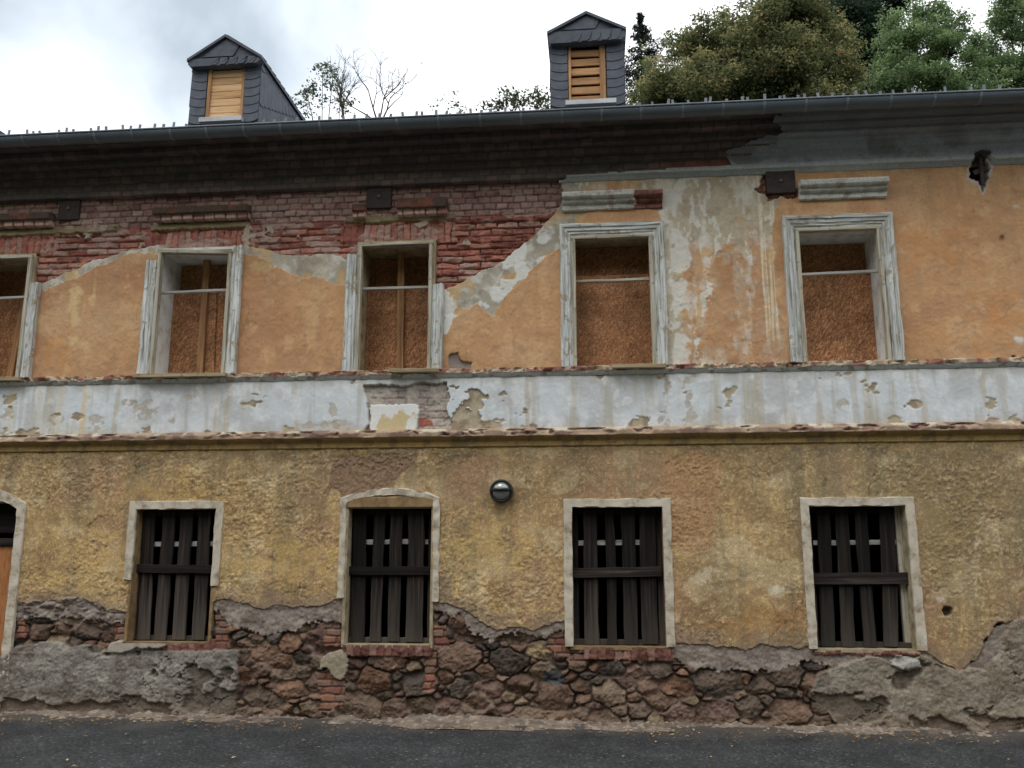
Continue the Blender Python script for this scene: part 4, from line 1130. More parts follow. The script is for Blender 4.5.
def upper_window(i, label, full, topL, topR, osb_y, bar, stud, revm, sillx, frame_tilt=(0, 0)):
    a, b = UW[i]; x0, x1 = a + AW, b - AW; zt = UZ1 - AW; zb = UZ0
    sd_ = i * 3 + 1
    # thin lining frame at the wall face
    mb = MB(); w = .038
    mb.plank((x0 + w / 2 - .004, -.012, zb), (x0 + w / 2 - .004, -.012, zt + frame_tilt[0]), w, .07, jit=.003)
    mb.plank((x1 - w / 2 + .004, -.012, zb), (x1 - w / 2 + .004, -.012, zt + frame_tilt[1]), w, .07, jit=.003)
    mb.plank((x0 - .01, -.013, zt - w / 2 + frame_tilt[0]), (x1 + .01, -.013, zt - w / 2 + frame_tilt[1]), w, .072, jit=.003)
    win = mb.build('window', M['old_frame'], house, label=label)
    for path in ([[(x0, zb), (x0, zt), (x1, zt), (x1, zb)]] if full else [[(x0, zb), (x0, topL)], [(x1, topR), (x1, zb)]]):
        mb = MB(); mb.frame(path, ARCH, .005, .02, sd_); sd_ += 1
        mb.build('architrave', M['paint_wood'], win)
    reveal(win, x0, x1, zb, zt, .80, revm)
    zl, zr = bar
    piece(win, 'transom_bar', M['batten'] if i != 3 else M['old_frame'], (x0 + .01, .04, zl), (x1 - .01, .04, zr), .03, .035, jit=.003)
    zm = (zl + zr) / 2 + (.12 if full else .1)
    if full:
        mb = MB(); mb.box(x0 + .002, x1 - .002, osb_y, osb_y + .014, zb + .002, zm, .002); mb.build('strand_board', M['osb'], win)
        mb = MB(); mb.box(x0 + .002, x1 - .002, osb_y + .12, osb_y + .134, zm - .12, zt - .004, .002); mb.build('strand_board', M['osb'], win)
    else:
        xm = stud[0] + .03
        mb = MB(); mb.box(x0 + .002, xm - .004, osb_y, osb_y + .014, zb + .002, zm, .002); mb.build('strand_board', M['osb'], win)
        mb = MB(); mb.box(xm, x1 - .002, osb_y + .004, osb_y + .018, zb + .002, zm + .02, .002); mb.build('strand_board', M['osb'], win)
        mb = MB(); mb.box(x0 + .002, x1 - .002, osb_y + .13, osb_y + .144, zm - .12, zt - .004, .002); mb.build('strand_board', M['osb'], win)
        piece(win, 'stud', M['stud_wood'], (stud[0], osb_y - .03, zb), (stud[1], osb_y - .03, zt - .005), .075, .05, jit=.003)
        if len(stud) > 2:
            piece(win, 'stud', M['osb'], (stud[2], osb_y - .008, zb), (stud[3], osb_y - .008, zm), .11, .012, jit=.003)
    if sillx:
        mb = MB(); s0, s1 = sillx
        mb.plank((s0, -.052, zb - .012), (s1, -.05, zb - .018), .15, .04, nrm=(0, -.05, 1), jit=.006, step=.04)
        mb.build('sill', M['sill'], win)
    return win


zbar = lambda px, py: S(px, py, .04)[1]
w1 = upper_window(0, 'boarded upper window at the left edge under brickwork', False, S(0, 283)[1], S(40, 284)[1], .38, (zbar(4, 299), zbar(30, 297)), (S(12, 330, .27)[0] - .02, S(20, 330, .27)[0]), M['grey_reveal'], (UW[0][0], UW[0][1] - .06))
w2 = upper_window(1, 'upper window with slanting broken top frame and white left reveal', False, S(150, 262)[1], S(240, 247)[1], .36, (zbar(162, 293), zbar(232, 290)), (S(199, 370, .3)[0], S(206, 262, .3)[0], S(209, 370, .33)[0], S(211, 300, .33)[0]), M['white_reveal'], (UW[1][0] + .0, UW[1][1] - .08), (.01, -.035))
w3 = upper_window(2, 'upper window under bare brick with reddish boards and central stud', False, S(350, 256)[1], S(445, 285)[1], .34, (zbar(363, 289), zbar(438, 287)), (S(398, 370, .2)[0], S(399, 255, .2)[0]), M['grey_reveal'], (S(392, 372)[0], UW[2][1] - .03))
w4 = upper_window(3, 'upper window with complete moulded frame and hood broken at its right end', True, 0, 0, .22, (zbar(574, 282), zbar(652, 279)), None, M['grey_reveal'], (S(612, 370)[0], S(665, 370)[0]))
w5 = upper_window(4, 'rightmost upper window with complete grey frame and deep white reveal', True, 0, 0, .36, (zbar(797, 275), zbar(879, 271)), None, M['white_reveal'], None)
h = lambda px, py: S(px, py, -.09)
hood(w1, S(-40, 220)[0], h(50, 218)[0], h(25, 225)[1], h(25, 213)[1], None, brick=True, seed=1)
hood(w2, h(152, 210)[0], h(248, 210)[0], h(200, 218)[1], h(200, 206)[1], None, brick=True, seed=2)
hood(w3, h(396, 205)[0], h(447, 205)[0], h(420, 213)[1], h(420, 198)[1], None, brick=True, seed=3)
hood(w3, h(351, 210)[0], h(366, 210)[0], h(360, 216)[1], h(360, 204)[1], None, brick=True, seed=6)
hood(w4, h(561, 195)[0], h(664, 195)[0], h(610, 206)[1], h(610, 192)[1], S(634, 198)[0], seed=4)
hood(w5, h(799, 185)[0], h(890, 185)[0], h(845, 195)[1], h(845, 180)[1], None, seed=5)


# ---------------- lower windows
def rect_profile(w):
    return [(0.0, -.01), (0.0, .017), (.006, .021), (w - .006, .021), (w, .017), (w, -.02)]


def lower_window(i, label, boards, bar_y, cross, arch=None, jl=None):
    """boards: list of (x top, x bottom, width)"""
    a, b = LW[i]; x0, x1 = L_open[i]; zb, zt = LZ0, LZ1 - .08
    mb = MB(); s_ = 20 + i
    if arch is None:
        # flat surround run round the opening in one piece
        mb.frame([(x0, zb + (.0 if i != 0 else .62)), (x0, zt), (x1, zt), (x1, zb + (.0 if i != 0 else .56))], rect_profile(.083), .006, .02, s_)
    else:
        n = 12; zs_ = arch[0]; rise = arch[1]; w = .066
        pts = [(a + w, zb + .45), (a + w, zs_)] + [(a + w + (b - a - 2 * w) * k / n, zs_ + rise * math.sin(math.pi * k / n) ** .8) for k in range(1, n)] + [(b - w, zs_), (b - w, zb + .42)]
        mb.frame(pts, [(d, o + .002) for d, o in rect_profile(w)], .010, .02, s_)
    win = mb.build('window', M['surround'], house, label=label)
    if arch is not None:                                              # rough ochre lintel under the arch
        mb = MB(); mb.box(a + .06, b - .06, -.022, .12, zt + .003, zs_ + rise * .75, .01); mb.build('lintel', M['ochre_reveal'], win)
    reveal(win, x0, x1, zb, zt, .22, M['grey_reveal'] if i in (3, 1) else M['ochre_reveal'])
    yb = .125
    for k, (sx, f) in enumerate(((x0 + .028, 0), (x1 - .028, 0))):
        piece(win, 'frame_post', M['dark_wood'] if (i, k) != (3, 1) else M['old_frame'], (sx, yb + .055, zb), (sx, yb + .055, zt), .056, .06)
    piece(win, 'frame_head', M['dark_wood'], (x0, yb + .056, zt - .03), (x1, yb + .056, zt - .03), .06, .06)
    piece(win, 'frame_sill', M['dark_wood'], (x0 + .002, yb + .05, zb + .03), (x1 - .002, yb + .05, zb + .025), .05, .07)
    piece(win, 'back_batten', M['batten'], (x0 + .06, yb + .030, bar_y), (x1 - .06, yb + .030, bar_y + .004), .05, .02)
    for (xt, xb_, w) in boards:
        piece(win, 'plank', M['dark_wood'], (xb_, yb + random.uniform(-.004, .004), zb + random.uniform(.004, .02)), (xt, yb + random.uniform(-.003, .003), zt - random.uniform(.015, .03)), w * random.uniform(.9, 1.08), .024, jit=.008, bow=random.uniform(-.009, .009))
    c0, c1, zc_, w = cross
    piece(win, 'cross_plank', M['dark_wood'], (c0, yb - .03, zc_[0]), (c1, yb - .03, zc_[1]), w, .03, jit=.004)
    return win


def bd(xlist, yt, yb, y=.125):
    out = []
    for (t0, t1, b0, b1) in xlist:
        xt0, xt1 = S(t0, yt, y)[0], S(t1, yt, y)[0]; xb0, xb1 = S(b0, yb, y)[0], S(b1, yb, y)[0]
        out.append(((xt0 + xt1) / 2, (xb0 + xb1) / 2, ((xt1 - xt0) + (xb1 - xb0)) / 2 * .88))
    return out


lz = lambda py: S(500, py, .1)[1]
lower_window(0, 'lower window nearest the door, grey weathered planks', bd([(142, 157, 136, 152), (162, 178, 153, 168), (181, 194, 172, 186), (198, 212, 190, 207)], 512, 636), lz(544), (S(136, 570, .095)[0], S(214, 570, .095)[0], (lz(569), lz(570)), .085))
lower_window(1, 'lower window under a shallow arched surround with brick sill', bd([(352, 368, 350, 365), (373, 387, 369, 382), (391, 403, 386, 401), (407, 426, 404, 424)], 512, 640), lz(542), (S(345, 571, .095)[0], S(430, 571, .095)[0], (lz(571), lz(571)), .085), arch=(2.10, .075))
lower_window(2, 'lower window with flat pale surround right of the wall lamp', bd([(582, 598, 583, 601), (604, 614, 606, 618), (621, 634, 622, 640), (638, 657, 640, 661)], 512, 645), lz(543), (S(573, 572, .095)[0], S(661, 572, .095)[0], (lz(573), lz(571)), .095))
lower_window(3, 'rightmost lower window, nearly black planks and pale right jamb', bd([(815, 831, 820, 836), (835, 848, 840, 857), (853, 868, 863, 877), (878, 894, 882, 900)], 512, 646), lz(543), (S(812, 577, .095)[0], S(910, 577, .095)[0], (lz(578), lz(577)), .11))

# ---------------- arched doorway at the left edge
a, b = DOOR; mb = MB(); w = .10
pts = [(a + w, .30), (a + w, 2.05)] + [(a + w + (b - a - 2 * w) * k / 12, 2.05 + .14 * math.sin(math.pi * k / 12) ** .8) for k in range(1, 12)] + [(b - w, 2.05), (b - w, .30)]
mb.frame(pts, rect_profile(w), .006, .03, 55)
door = mb.build('doorway', M['surround'], house, label='arched doorway closed with an orange board')
reveal(door, a + w, b - w, -.05, 2.12, .3, M['grey_reveal'])
mb = MB(); mb.box(a + w + .002, b - w - .002, .10, .12, -.05, S(10, 546, .1)[1], .003); mb.build('door_board', M['osb_new'], door)
piece(door, 'transom', M['dark_wood'], (a + w, .10, S(10, 542, .1)[1]), (b - w, .10, S(10, 542, .1)[1]), .08, .06)
piece(door, 'plank', M['dark_wood'], (a + w, .2, 1.95), (b - w, .2, 1.95), .3, .02)

# ================================================================== WALL LAMP
lx, lz_ = S(502, 491.5)
lamp = thing('wall_lamp', 'small round black bulkhead lamp with glass dome on the ochre wall', 'lamp', (lx, -.03, lz_))
mb = MB(); mb.lathe([(.105, -.03), (.118, -.01), (.118, .045), (.112, .062), (.098, .066), (.094, .058), (.094, .03), (.0005, .03)], (0, 0, 0), n=40); mb.build('housing', M['black_metal'], lamp, True)
mb = MB(); mb.lathe([(.0005, .098), (.03, .095), (.06, .085), (.08, .072), (.093, .05), (.094, .035)], (0, 0, 0), n=40); mb.build('glass_dome', M['lens'], lamp, True)
mb = MB()
mb.sweep([[(-.1 + .2 * k / 14, -.055 - .052 * math.sqrt(max(0, 1 - (2 * k / 14 - 1) ** 2)) + q[0], .012 + q[1]) for q in ((-.006, -.018), (.004, -.018), (.004, .018), (-.006, .018))] for k in range(15)], [[(0, 0, 0)] * 4] * 15)
mb.build('guard_bar', M['black_metal'], lamp, True)

# ================================================================== GROUND
def gz(x, y):
    x = np.asarray(x, float); y = np.asarray(y, float)
    back = np.interp(y, [9.5, 12, 22, 40, 120, 400], [0, 1.2, 7.5, 13, 26, 60])
    front = np.interp(-y, [12.5, 14.5, 25, 36, 60, 160, 400], [0, 1.2, 13.5, 22, 34, 60, 90])  # unseen bank across the street, raised to block low sky from the eaves
    n = fbm(x, y, .07, 3, 1000) * np.clip((np.maximum(y - 9.5, -y - 14)) / 10, 0, 1) * 1.2
    return back + front + n - .03


gxs = np.concatenate([np.linspace(-400, -40, 15), np.linspace(-36, 36, 60), np.linspace(40, 400, 15)])
gys = np.concatenate([np.linspace(-400, -70, 10), np.linspace(-64, -12, 40), np.linspace(-11, 9, 10), np.linspace(9.6, 60, 40), np.linspace(70, 400, 10)])
GX, GY = np.meshgrid(gxs, gys)
mg = m_noise('grassy_ground', [(0.3, (0.030, 0.035, 0.020)), (0.5, (0.048, 0.052, 0.030)), (0.7, (0.07, 0.066, 0.042))], scale=3, bstr=.5, bdist=.1)
g = grid_obj('ground', GX, GY, gz(GX, GY), np.ones((len(gys) - 1, len(gxs) - 1), bool), np.full(GX.shape + (3,), .06), mg)
struct(g)


def m_road():
    m, nt, p = nodes('old_asphalt')
    tc = nd(nt, 'ShaderNodeTexCoord')
    v = nd(nt, 'ShaderNodeTexVoronoi', {'Vector': tc.outputs['Object'], 'Scale': 60.0})
    n = nd(nt, 'ShaderNodeTexNoise', {'Vector': tc.outputs['Object'], 'Scale': 2.0, 'Detail': 6})
    n2 = nd(nt, 'ShaderNodeTexNoise', {'Vector': tc.outputs['Object'], 'Scale': 160, 'Detail': 3})
    c = ramp(nt, v.outputs['Color'], [(0.0, (.024, .026, .029)), (.5, (.046, .049, .052)), (.85, (.085, .087, .087)), (1, (.26, .26, .25))])
    f = nd(nt, 'ShaderNodeMapRange', {0: n.outputs[0], 1: .3, 2: .7, 3: .62, 4: 1.15})
    hs = nd(nt, 'ShaderNodeHueSaturation', {'Color': c, 'Value': f.outputs[0]})
    cw = nd(nt, 'ShaderNodeTexNoise', {'Vector': tc.outputs['Object'], 'Scale': 1.4, 'Detail': 7, 'Roughness': .7})
    ca = nd(nt, 'ShaderNodeMath', {0: cw.outputs[0], 1: .5}, operation='SUBTRACT'); cb_ = nd(nt, 'ShaderNodeMath', {0: ca.outputs[0]}, operation='ABSOLUTE')
    cr = nd(nt, 'ShaderNodeMapRange', {0: cb_.outputs[0], 1: 0, 2: .006, 3: .45, 4: 1})
    hs2 = nd(nt, 'ShaderNodeHueSaturation', {'Color': hs.outputs[0], 'Value': cr.outputs[0]}); hs = hs2
    # dust drifting off the verge
    sp = nd(nt, 'ShaderNodeSeparateXYZ', {0: tc.outputs['Object']})
    nz = nd(nt, 'ShaderNodeMath', {0: sp.outputs[1], 1: n.outputs[0]}, operation='ADD')
    d = nd(nt, 'ShaderNodeMapRange', {0: nz.outputs[0], 1: -.2, 2: .3, 3: 0, 4: .55})
    nt.links.new(mixn(nt, d.outputs[0], hs.outputs[0], (.13, .11, .09)), p.inputs['Base Color'])
    p.inputs['Roughness'].default_value = .8
    bump(nt, p, n2.outputs[0], .6, .006)
    return m


rx = np.linspace(-60, 60, 241); ry = np.linspace(-7.6, -.05, 60)
RX, RY = np.meshgrid(rx, ry)
road = grid_obj('road', RX, RY, .004 * fbm(RX, RY, .6, 3, 1100) + 0.0, np.ones((len(ry) - 1, len(rx) - 1), bool), np.full(RX.shape + (3,), .05), m_road())
struct(road)
# dirt and crumbled plaster along the foot of the wall
vx = np.concatenate([np.arange(-14, -7, .06), np.arange(-7, 5, .014), np.arange(5, 14, .06)]); vy = np.arange(-.46, .06, .012)
VX, VY = np.meshgrid(vx, vy)
t = (VY + .46) / .46
vh = -.010 + .024 * ss(.05, 1.0, t) + (.020 * fbm(VX, VY, 4, 4, 1200) + .008 * fbm(VX, VY, 18, 3, 1201)) * ss(.0, .5, t) + .015 * fbm(VX, VY * 0, .8, 2, 1203)
crumb = ss(.45, .6, fbm(VX, VY, 22, 3, 1202)); vh = vh + crumb * .012 * ss(.2, .6, t)
vc = mixc(np.broadcast_to(np.array(A(108, 97, 86)), VX.shape + (3,)), np.array(A(90, 80, 71)), ss(-.2, .5, fbm(VX, VY, 6, 4, 1204))); vc = mixc(vc, np.array(A(150, 136, 122)), crumb * .5) * (1 + .15 * fbm(VX, VY, 40, 2, 1205))[..., None]
struct(grid_obj('dirt_verge', VX, VY, vh, np.ones((len(vy) - 1, len(vx) - 1), bool), vc, M['masonry']))
# fallen leaves
LF = R.randint
mbv = []; mbf = []; mbc = []
lp = [A(140, 112, 70), A(122, 92, 60), A(156, 134, 96), A(104, 78, 56), A(118, 108, 76)]
for i in range(900):
    cx = R.uniform(-7, 5); k = R.rand()
    if k < .62: cx = R.choice([-4.9, -3.6, -1.2, 0.6, 2.2, 3.0, -5.6, -3.1]) + R.normal() * .35
    y = -.34 - abs(R.normal()) * .16 if R.rand() < .8 else R.uniform(-2.5, -.1)
    s_ = R.uniform(.006, .017); th = R.uniform(0, 6.28); z = .012 + (.025 * max(0, (y + .4) / .4) if y > -.4 else 0) + .003
    c_, sn = math.cos(th) * s_, math.sin(th) * s_; b0 = len(mbv); tl = R.uniform(-.5, .8) * s_
    mbv += [(cx - c_ * 1.3, y - sn * 1.3, z), (cx + sn * .7, y - c_ * .7, z + .3 * s_), (cx + c_ * 1.3, y + sn * 1.3, z + abs(tl)), (cx - sn * .7, y + c_ * .7, z + .5 * s_)]
    mbf.append((b0, b0 + 1, b0 + 2, b0 + 3)); mbc += [lp[R.randint(5)]] * 4
mb = MB(); mb.v = mbv; mb.g = mbv; mb.f = mbf; mb.c = [tuple(c) + (1,) for c in mbc]
fl_ = mb.build('fallen_leaves', m_attr('dry_leaf', .8, 40, .2, .1), None)
struct(fl_, 'stuff', 'dry yellow leaves scattered along the road edge', 'leaves')

# ================================================================== TREES ON THE SLOPE BEHIND
def m_leaf(name, a, b, c):
    m, nt, p = nodes(name)
    at = nd(nt, 'ShaderNodeAttribute', attribute_name='tone')
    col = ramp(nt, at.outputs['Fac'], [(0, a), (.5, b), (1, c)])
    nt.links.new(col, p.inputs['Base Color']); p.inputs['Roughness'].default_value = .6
    tr = nd(nt, 'ShaderNodeBsdfTranslucent', {'Color': col}); mx = nd(nt, 'ShaderNodeMixShader', {0: .5, 1: p.outputs[0], 2: tr.outputs[0]})
    nt.links.new(mx.outputs[0], [n for n in nt.nodes if n.type == 'OUTPUT_MATERIAL'][0].inputs[0])
    return m


M['bark'] = m_noise('tree_bark', [(0.3, (.03, .026, .022)), (.7, (.075, .064, .052))], scale=12, vec=(1, 1, .3), bstr=.6)
M['bark_pale'] = m_noise('dead_bark', [(0.3, (.05, .042, .036)), (.7, (.11, .095, .08))], scale=12, vec=(1, 1, .3), bstr=.6)
LEAFM = {
    'rust': m_leaf('rusty_leaf', (.08, .115, .05), (.27, .27, .115), (.50, .41, .21)),
    'dark': m_leaf('dark_leaf', (.02, .036, .024), (.038, .065, .04), (.065, .10, .056)),
    'light': m_leaf('light_leaf', (.12, .18, .08), (.22, .32, .14), (.34, .45, .22)),
    'grey': m_leaf('thin_leaf', (.05, .075, .04), (.10, .13, .07), (.16, .19, .10)),
    'spruce': m_leaf('spruce_needle', (.010, .018, .014), (.02, .032, .022), (.034, .046, .03))}


def leaves_mesh(name, P_, N_, size, tone, mat, parent, asp=.55):
    n = len(P_)
    a = np.cross(N_, R.normal(size=(n, 3))); a /= np.linalg.norm(a, axis=1)[:, None] + 1e-9
    b = np.cross(N_, a); s = (size * R.uniform(.5, 1.6, n))[:, None]
    fold = N_ * s * R.uniform(-.25, .25, n)[:, None]
    v = np.stack([P_ - a * s, P_ - b * s * asp + fold, P_ + a * s, P_ + b * s * asp + fold], 1).reshape(-1, 3)
    me = bpy.data.meshes.new(name)
    me.vertices.add(4 * n); me.loops.add(4 * n); me.polygons.add(n)
    me.vertices.foreach_set('co', v.astype(np.float32).ravel()); me.loops.foreach_set('vertex_index', np.arange(4 * n, dtype=np.int32))
    me.polygons.foreach_set('loop_start', np.arange(0, 4 * n, 4, dtype=np.int32)); me.polygons.foreach_set('loop_total', np.full(n, 4, np.int32))
    me.update(calc_edges=True)
    at = me.attributes.new('tone', 'FLOAT', 'POINT'); at.data.foreach_set('value', np.repeat(np.clip(tone, 0, 1), 4).astype(np.float32))
    me.materials.append(mat); o = bpy.data.objects.new(name, me); COL.objects.link(o); o.parent = parent
    return o


def tree(name, label, px, yT, blobs, leafm, nclump, perclump, lsize, clr, bark='bark', trunk_r=.16, droop=0.0, group=None, shell=.45, asp=.55, hub=None, nsub=9):
    """blobs in photo measurements at depth yT: (px, py, rx, ry) -> crown lobes of real size"""
    bx = S(px, 60, yT)[0]; base = np.array([bx, yT, float(gz(bx, yT))])
    t_ = thing(name, label, 'tree', tuple(base), group)
    L = []
    for (cx, cy, rx_, ry_) in blobs:
        x, z = S(cx, cy, yT); k = math.dist((x, yT, z), CAMP) / FOC
        L.append((np.array([x - base[0], R.uniform(-.5, .5) * rx_ * k, z - base[2]]), rx_ * k, ry_ * k))
    hub = np.array(hub) if hub is not None else np.array([0, 0, min(l[0][2] - l[2] for l in L) * .8])
    mb = MB(); mb.tube([(0, 0, -.3), (.05, 0, hub[2] * .5), tuple(hub)], [trunk_r * 1.25, trunk_r, trunk_r * .8], 9)
    tr = mb.build('trunk', M[bark], t_, True)
    mb = MB(); Ps = []; Ns = []; Ts = []
    vol = np.array([l[1] * l[1] * l[2] for l in L]) ** .75; vol = vol / vol.sum()
    for (c, rx_, rz_), f in zip(L, vol):
        subs = []
        for _ in range(nsub):
            d = R.normal(size=3); d /= np.linalg.norm(d); sr_ = R.uniform(.26, .52)
            subs.append((c + d * np.array([rx_, rx_ * .9, rz_]) * (1 - sr_ * .55) * R.uniform(.75, 1.12), sr_ * rx_, sr_ * rz_ * R.uniform(.7, 1)))
        midp = hub * .5 + c * .5 + np.array([R.normal() * .2, R.normal() * .2, -.1 * rz_])
        mb.tube([hub, midp, c], [trunk_r * .55, trunk_r * .34, trunk_r * .18], 6)
        m = max(3, int(nclump * f))
        for q in range(m):
            d = R.normal(size=3); d /= np.linalg.norm(d); rr = (shell + (1 - shell) * R.rand()) if R.rand() < .85 else R.rand()
            rr *= R.uniform(.8, 1.15) if R.rand() < .8 else R.uniform(1.1, 1.7)
            sc0, s1_, s2_ = subs[R.randint(len(subs))]; p = sc0 + d * np.array([s1_, s1_, s2_]) * rr
            if q % 3 == 0:
                mp = c * .4 + p * .6 + R.normal(size=3) * .08; mb.tube([c, mp, p], [trunk_r * .15, trunk_r * .08, trunk_r * .03], 4)
            n = max(4, int(perclump * R.uniform(.5, 1.4)))
            o = R.normal(size=(n, 3)) * clr * np.array([1, 1, .6]) * .55; o[:, 2] -= droop * np.linalg.norm(o[:, :2], axis=1)
            Ps.append(p + o); nn = R.normal(size=(n, 3)) * .7 + np.array([d[0] * .4, -.2, .75]); Ns.append(nn / np.linalg.norm(nn, axis=1)[:, None])
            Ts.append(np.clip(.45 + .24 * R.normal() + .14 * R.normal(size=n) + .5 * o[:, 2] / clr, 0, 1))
    mb.build('limbs', M[bark], t_, True)
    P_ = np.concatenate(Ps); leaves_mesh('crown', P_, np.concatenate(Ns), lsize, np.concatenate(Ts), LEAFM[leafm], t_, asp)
    return t_


tree('broadleaf_tree', 'broad rusty green tree rising behind the roof beside the slatted dormer', 755, 17,
     [(668, 88, 34, 26), (700, 70, 38, 32), (735, 55, 44, 40), (775, 48, 50, 44), (812, 56, 40, 42), (838, 84, 26, 32), (700, 108, 60, 34), (760, 112, 60, 40), (815, 112, 46, 40), (660, 104, 30, 22), (790, 82, 50, 36), (735, 85, 50, 36), (730, 20, 20, 16), (762, 8, 22, 20), (700, 38, 18, 14), (800, 10, 24, 22)],
     'rust', 3600, 44, .046, .27, trunk_r=.22, droop=.5, nsub=13)
tree('dark_evergreen_tree', 'dark green tree rising between the rusty tree and the light green one', 862, 24,
     [(850, 10, 34, 34), (880, 40, 30, 40), (895, 5, 26, 22), (860, 60, 40, 40), (905, 75, 28, 36), (835, -5, 24, 20), (875, 95, 40, 30), (845, 40, 30, 40)],
     'dark', 1500, 50, .06, .36, trunk_r=.26)
tree('robinia_tree', 'light green feathery tree right of the dark tree', 915, 19,
     [(890, 62, 24, 30), (912, 38, 26, 26), (938, 28, 26, 26), (945, 62, 26, 24), (905, 92, 38, 24), (930, 8, 20, 14), (880, 92, 24, 24), (950, 92, 30, 24), (895, 30, 16, 20)],
     'light', 820, 46, .046, .25, trunk_r=.11, shell=.2, nsub=10, group='robinias behind the roof', droop=.3)
tree('robinia_tree', 'light green feathery tree cut by the right edge of the photo', 1010, 20,
     [(985, 70, 20, 26), (1005, 30, 24, 26), (1030, 55, 30, 32), (1000, 90, 34, 24), (975, 92, 22, 22), (1000, 55, 26, 30), (1028, 10, 24, 20), (1050, 80, 30, 30)],
     'light', 820, 46, .046, .25, trunk_r=.11, shell=.2, nsub=10, group='robinias behind the roof', droop=.3)
tree('sapling_tree', 'thin sparse leafy tree right of the board-closed dormer', 325, 15,
     [(305, 88, 14, 12), (325, 80, 16, 12), (340, 98, 16, 12), (312, 108, 18, 10), (332, 70, 8, 6)],
     'grey', 75, 11, .05, .22, trunk_r=.05, shell=.35, group='saplings behind the gutter')
tree('sapling_tree', 'faint sparse sapling top just showing over the gutter midway', 452, 22,
     [(450, 98, 8, 8), (458, 106, 12, 8), (440, 108, 8, 6)], 'grey', 26, 8, .05, .2, trunk_r=.035, shell=.3, group='saplings behind the gutter')
tree('sapling_tree', 'small leafy treetop left of the slatted dormer', 522, 17,
     [(506, 100, 12, 9), (520, 104, 12, 8), (538, 96, 12, 9), (545, 106, 10, 8), (494, 108, 10, 6)], 'grey', 80, 16, .055, .22, trunk_r=.05, shell=.3, group='saplings behind the gutter')

# spruce
def spruce():
    yT = 25; bx = S(640, 20, yT)[0]; top = S(640, 12, yT)[1]; b = np.array([bx, yT, float(gz(bx, yT))])
    t_ = thing('spruce_tree', 'narrow dark spruce tip beside the slatted dormer', 'tree', tuple(b))
    hgt = top - b[2]; mb = MB(); mb.tube([(0, 0, -.3), (0, 0, hgt * .6), (0, 0, hgt)], [.2, .09, .012], 8); mb.build('trunk', M['bark'], t_, True)
    mb = MB(); Ps = []; Ns = []; Ts = []
    mb.tube([(0, 0, .8), (0, 0, hgt * .6), (0, 0, hgt - .02)], [.15, .07, .010], 6)
    z = hgt - .12
    while z > 1.0:
        dep = hgt - z; ln = min(.05 + dep * .26 + (.5 if dep > 1.5 else 0) * R.rand(), 2.2) * R.uniform(.4, 1.9)
        for k in range(4):
            th = R.uniform(0, 6.28); d = np.array([math.cos(th), math.sin(th), 0]); tip = np.array([0, 0, z]) + d * ln + np.array([0, 0, -.35 * ln])
            mb.tube([(0, 0, z), tip * .5 + np.array([0, 0, z]) * .5 + np.array([0, 0, .04]), tip], [.018, .012, .004], 4)
            m = int(26 + 60 * ln); u = R.rand(m) ** .7
            p = np.array([0, 0, z]) * (1 - u[:, None]) + tip * u[:, None] + R.normal(size=(m, 3)) * .05; p[:, 2] -= np.abs(R.normal(size=m)) * .16 * (.3 + ln * .5)
            Ps.append(p); n = R.normal(size=(m, 3)); Ns.append(n / np.linalg.norm(n, axis=1)[:, None]); Ts.append(np.clip(.4 + .25 * R.normal(size=m), 0, 1))
        z -= .13 + .03 * dep ** .5
    mb.build('limbs', M['bark'], t_, True)
    leaves_mesh('crown', np.concatenate(Ps), np.concatenate(Ns), .075, np.concatenate(Ts), LEAFM['spruce'], t_, .28)


spruce()


def bare_tree(label, px, py, yT, hpx, seed, spread=.5):
    rr = random.Random(seed); bx, topz = S(px, py, yT); b = (bx, yT, float(gz(bx, yT)))
    t_ = thing('bare_tree', label, 'tree', b, 'leafless trees behind the roof')
    k = math.dist((bx, yT, topz), CAMP) / FOC; vis = hpx * k; z0 = topz - vis - b[2]
    mt = MB(); mt.tube([(0, 0, -.3), (.06, 0, z0 * .5), (0, 0, z0)], [.10, .075, .055], 8); mt.build('trunk', M['bark_pale'], t_, True)
    mb = MB()

    def grow(p, d, ln, r, dep):
        pts = [p]; rs = [r]; q = np.array(p, float); dd = np.array(d, float)
        for i in range(4):
            dd = dd + np.array([rr.gauss(0, .16), rr.gauss(0, .16), rr.gauss(.04, .10)]); dd /= np.linalg.norm(dd); q = q + dd * ln / 4; pts.append(q.copy()); rs.append(r * (1 - .14 * (i + 1)))
        mb.tube(pts, rs, 5)
        if dep > 0:
            for i in range(rr.choice((2, 2, 3))):
                a = pts[rr.choice((2, 3, 4))]; nd_ = dd + np.array([rr.gauss(0, spread), rr.gauss(0, spread), rr.gauss(.05, spread * .6)]); nd_ /= np.linalg.norm(nd_)
                grow(a, nd_, ln * rr.uniform(.6, .85), r * .6, dep - 1)
    for i in range(4):
        d = np.array([rr.gauss(0, .5), rr.gauss(0, .3), 1.0]); grow((0, 0, z0), d / np.linalg.norm(d), vis * .5, .035, 4)
    mb.build('limbs', M['bark_pale'], t_, True)


bare_tree('taller leafless tree left of the sapling in the gap between the dormers', 382, 62, 16, 62, 4, .55)
bare_tree('small leafless tree behind the thin leafy tree near the left dormer', 345, 75, 18, 45, 9, .5)

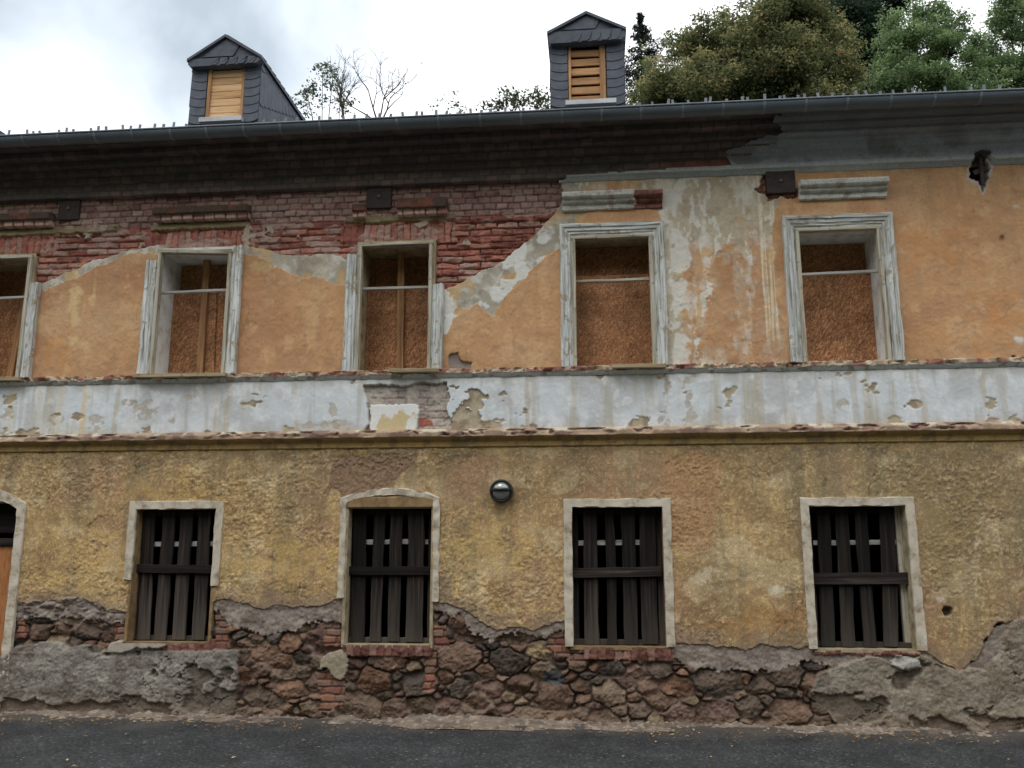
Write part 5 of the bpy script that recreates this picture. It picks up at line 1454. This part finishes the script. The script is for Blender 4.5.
# ================================================================== SKY, SUN, CAMERA
w = bpy.data.worlds.new('World'); SC.world = w; w.use_nodes = True
nt = w.node_tree; nt.nodes.clear()
SUN_EL, SUN_AZ = 58.0, 205.0       # azimuth measured clockwise from +y
out = nd(nt, 'ShaderNodeOutputWorld')
sky = nd(nt, 'ShaderNodeTexSky', sky_type='NISHITA', sun_disc=False)
sky.sun_elevation = rad(SUN_EL); sky.sun_rotation = rad(SUN_AZ)
bg1 = nd(nt, 'ShaderNodeBackground', {'Color': sky.outputs[0], 'Strength': .10})
tc = nd(nt, 'ShaderNodeTexCoord')
n1 = nd(nt, 'ShaderNodeTexNoise', {'Vector': tc.outputs['Generated'], 'Scale': 2.6, 'Detail': 5, 'Roughness': .5, 'Distortion': .3})
n2 = nd(nt, 'ShaderNodeTexNoise', {'Vector': tc.outputs['Generated'], 'Scale': 7.0, 'Detail': 5, 'Roughness': .55})
sp = nd(nt, 'ShaderNodeSeparateXYZ', {0: tc.outputs['Generated']})
# heavier cloud towards the north-west and overhead, thin bright cloud over the slope
dv = nd(nt, 'ShaderNodeVectorMath', {0: tc.outputs['Generated'], 1: (-.50, .70, .52)}, operation='DOT_PRODUCT')
hv = nd(nt, 'ShaderNodeMapRange', {0: dv.outputs['Value'], 1: .945, 2: .995, 3: -.08, 4: .34})
low_b = nd(nt, 'ShaderNodeMapRange', {0: sp.outputs[2], 1: .36, 2: .50, 3: -.34, 4: 0.0})
add = nd(nt, 'ShaderNodeMath', {0: n1.outputs[0], 1: hv.outputs[0]}, operation='ADD')
add2 = nd(nt, 'ShaderNodeMath', {0: add.outputs[0], 1: low_b.outputs[0]}, operation='ADD')
add3 = nd(nt, 'ShaderNodeMath', {0: n2.outputs[0], 1: .22}, operation='MULTIPLY')
add4 = nd(nt, 'ShaderNodeMath', {0: add2.outputs[0], 1: add3.outputs[0]}, operation='ADD')
cc = ramp(nt, add4.outputs[0], [(.62, (.96, .98, 1.0)), (.74, (.70, .755, .82)), (.95, (.36, .42, .48))])
bg2 = nd(nt, 'ShaderNodeBackground', {'Color': cc, 'Strength': 1.75})
mx = nd(nt, 'ShaderNodeMixShader', {0: .93, 1: bg1.outputs[0], 2: bg2.outputs[0]})
nt.links.new(mx.outputs[0], out.inputs[0])

sl = bpy.data.lights.new('sun', 'SUN'); sl.energy = .8; sl.angle = rad(24); sl.color = (1, .98, .95)
so = bpy.data.objects.new('sun', sl); COL.objects.link(so)
so.rotation_euler = (rad(90 - SUN_EL), 0, rad(180 - SUN_AZ))

cam = bpy.data.cameras.new('camera'); cam.sensor_width = 36; cam.lens = FOC * 36 / 1024; cam.clip_end = 2000; cam.clip_start = .05
co = bpy.data.objects.new('camera', cam); COL.objects.link(co)
co.location = tuple(CAMP); co.rotation_euler = (rad(90) + PITCH, 0, YAW)
SC.camera = co
SC.view_settings.view_transform = 'Standard'; SC.view_settings.look = 'None'; SC.view_settings.gamma = 1; SC.view_settings.exposure = -0.06
SC.view_settings.use_curve_mapping = False
SC.cycles.max_bounces = 6; SC.cycles.diffuse_bounces = 4
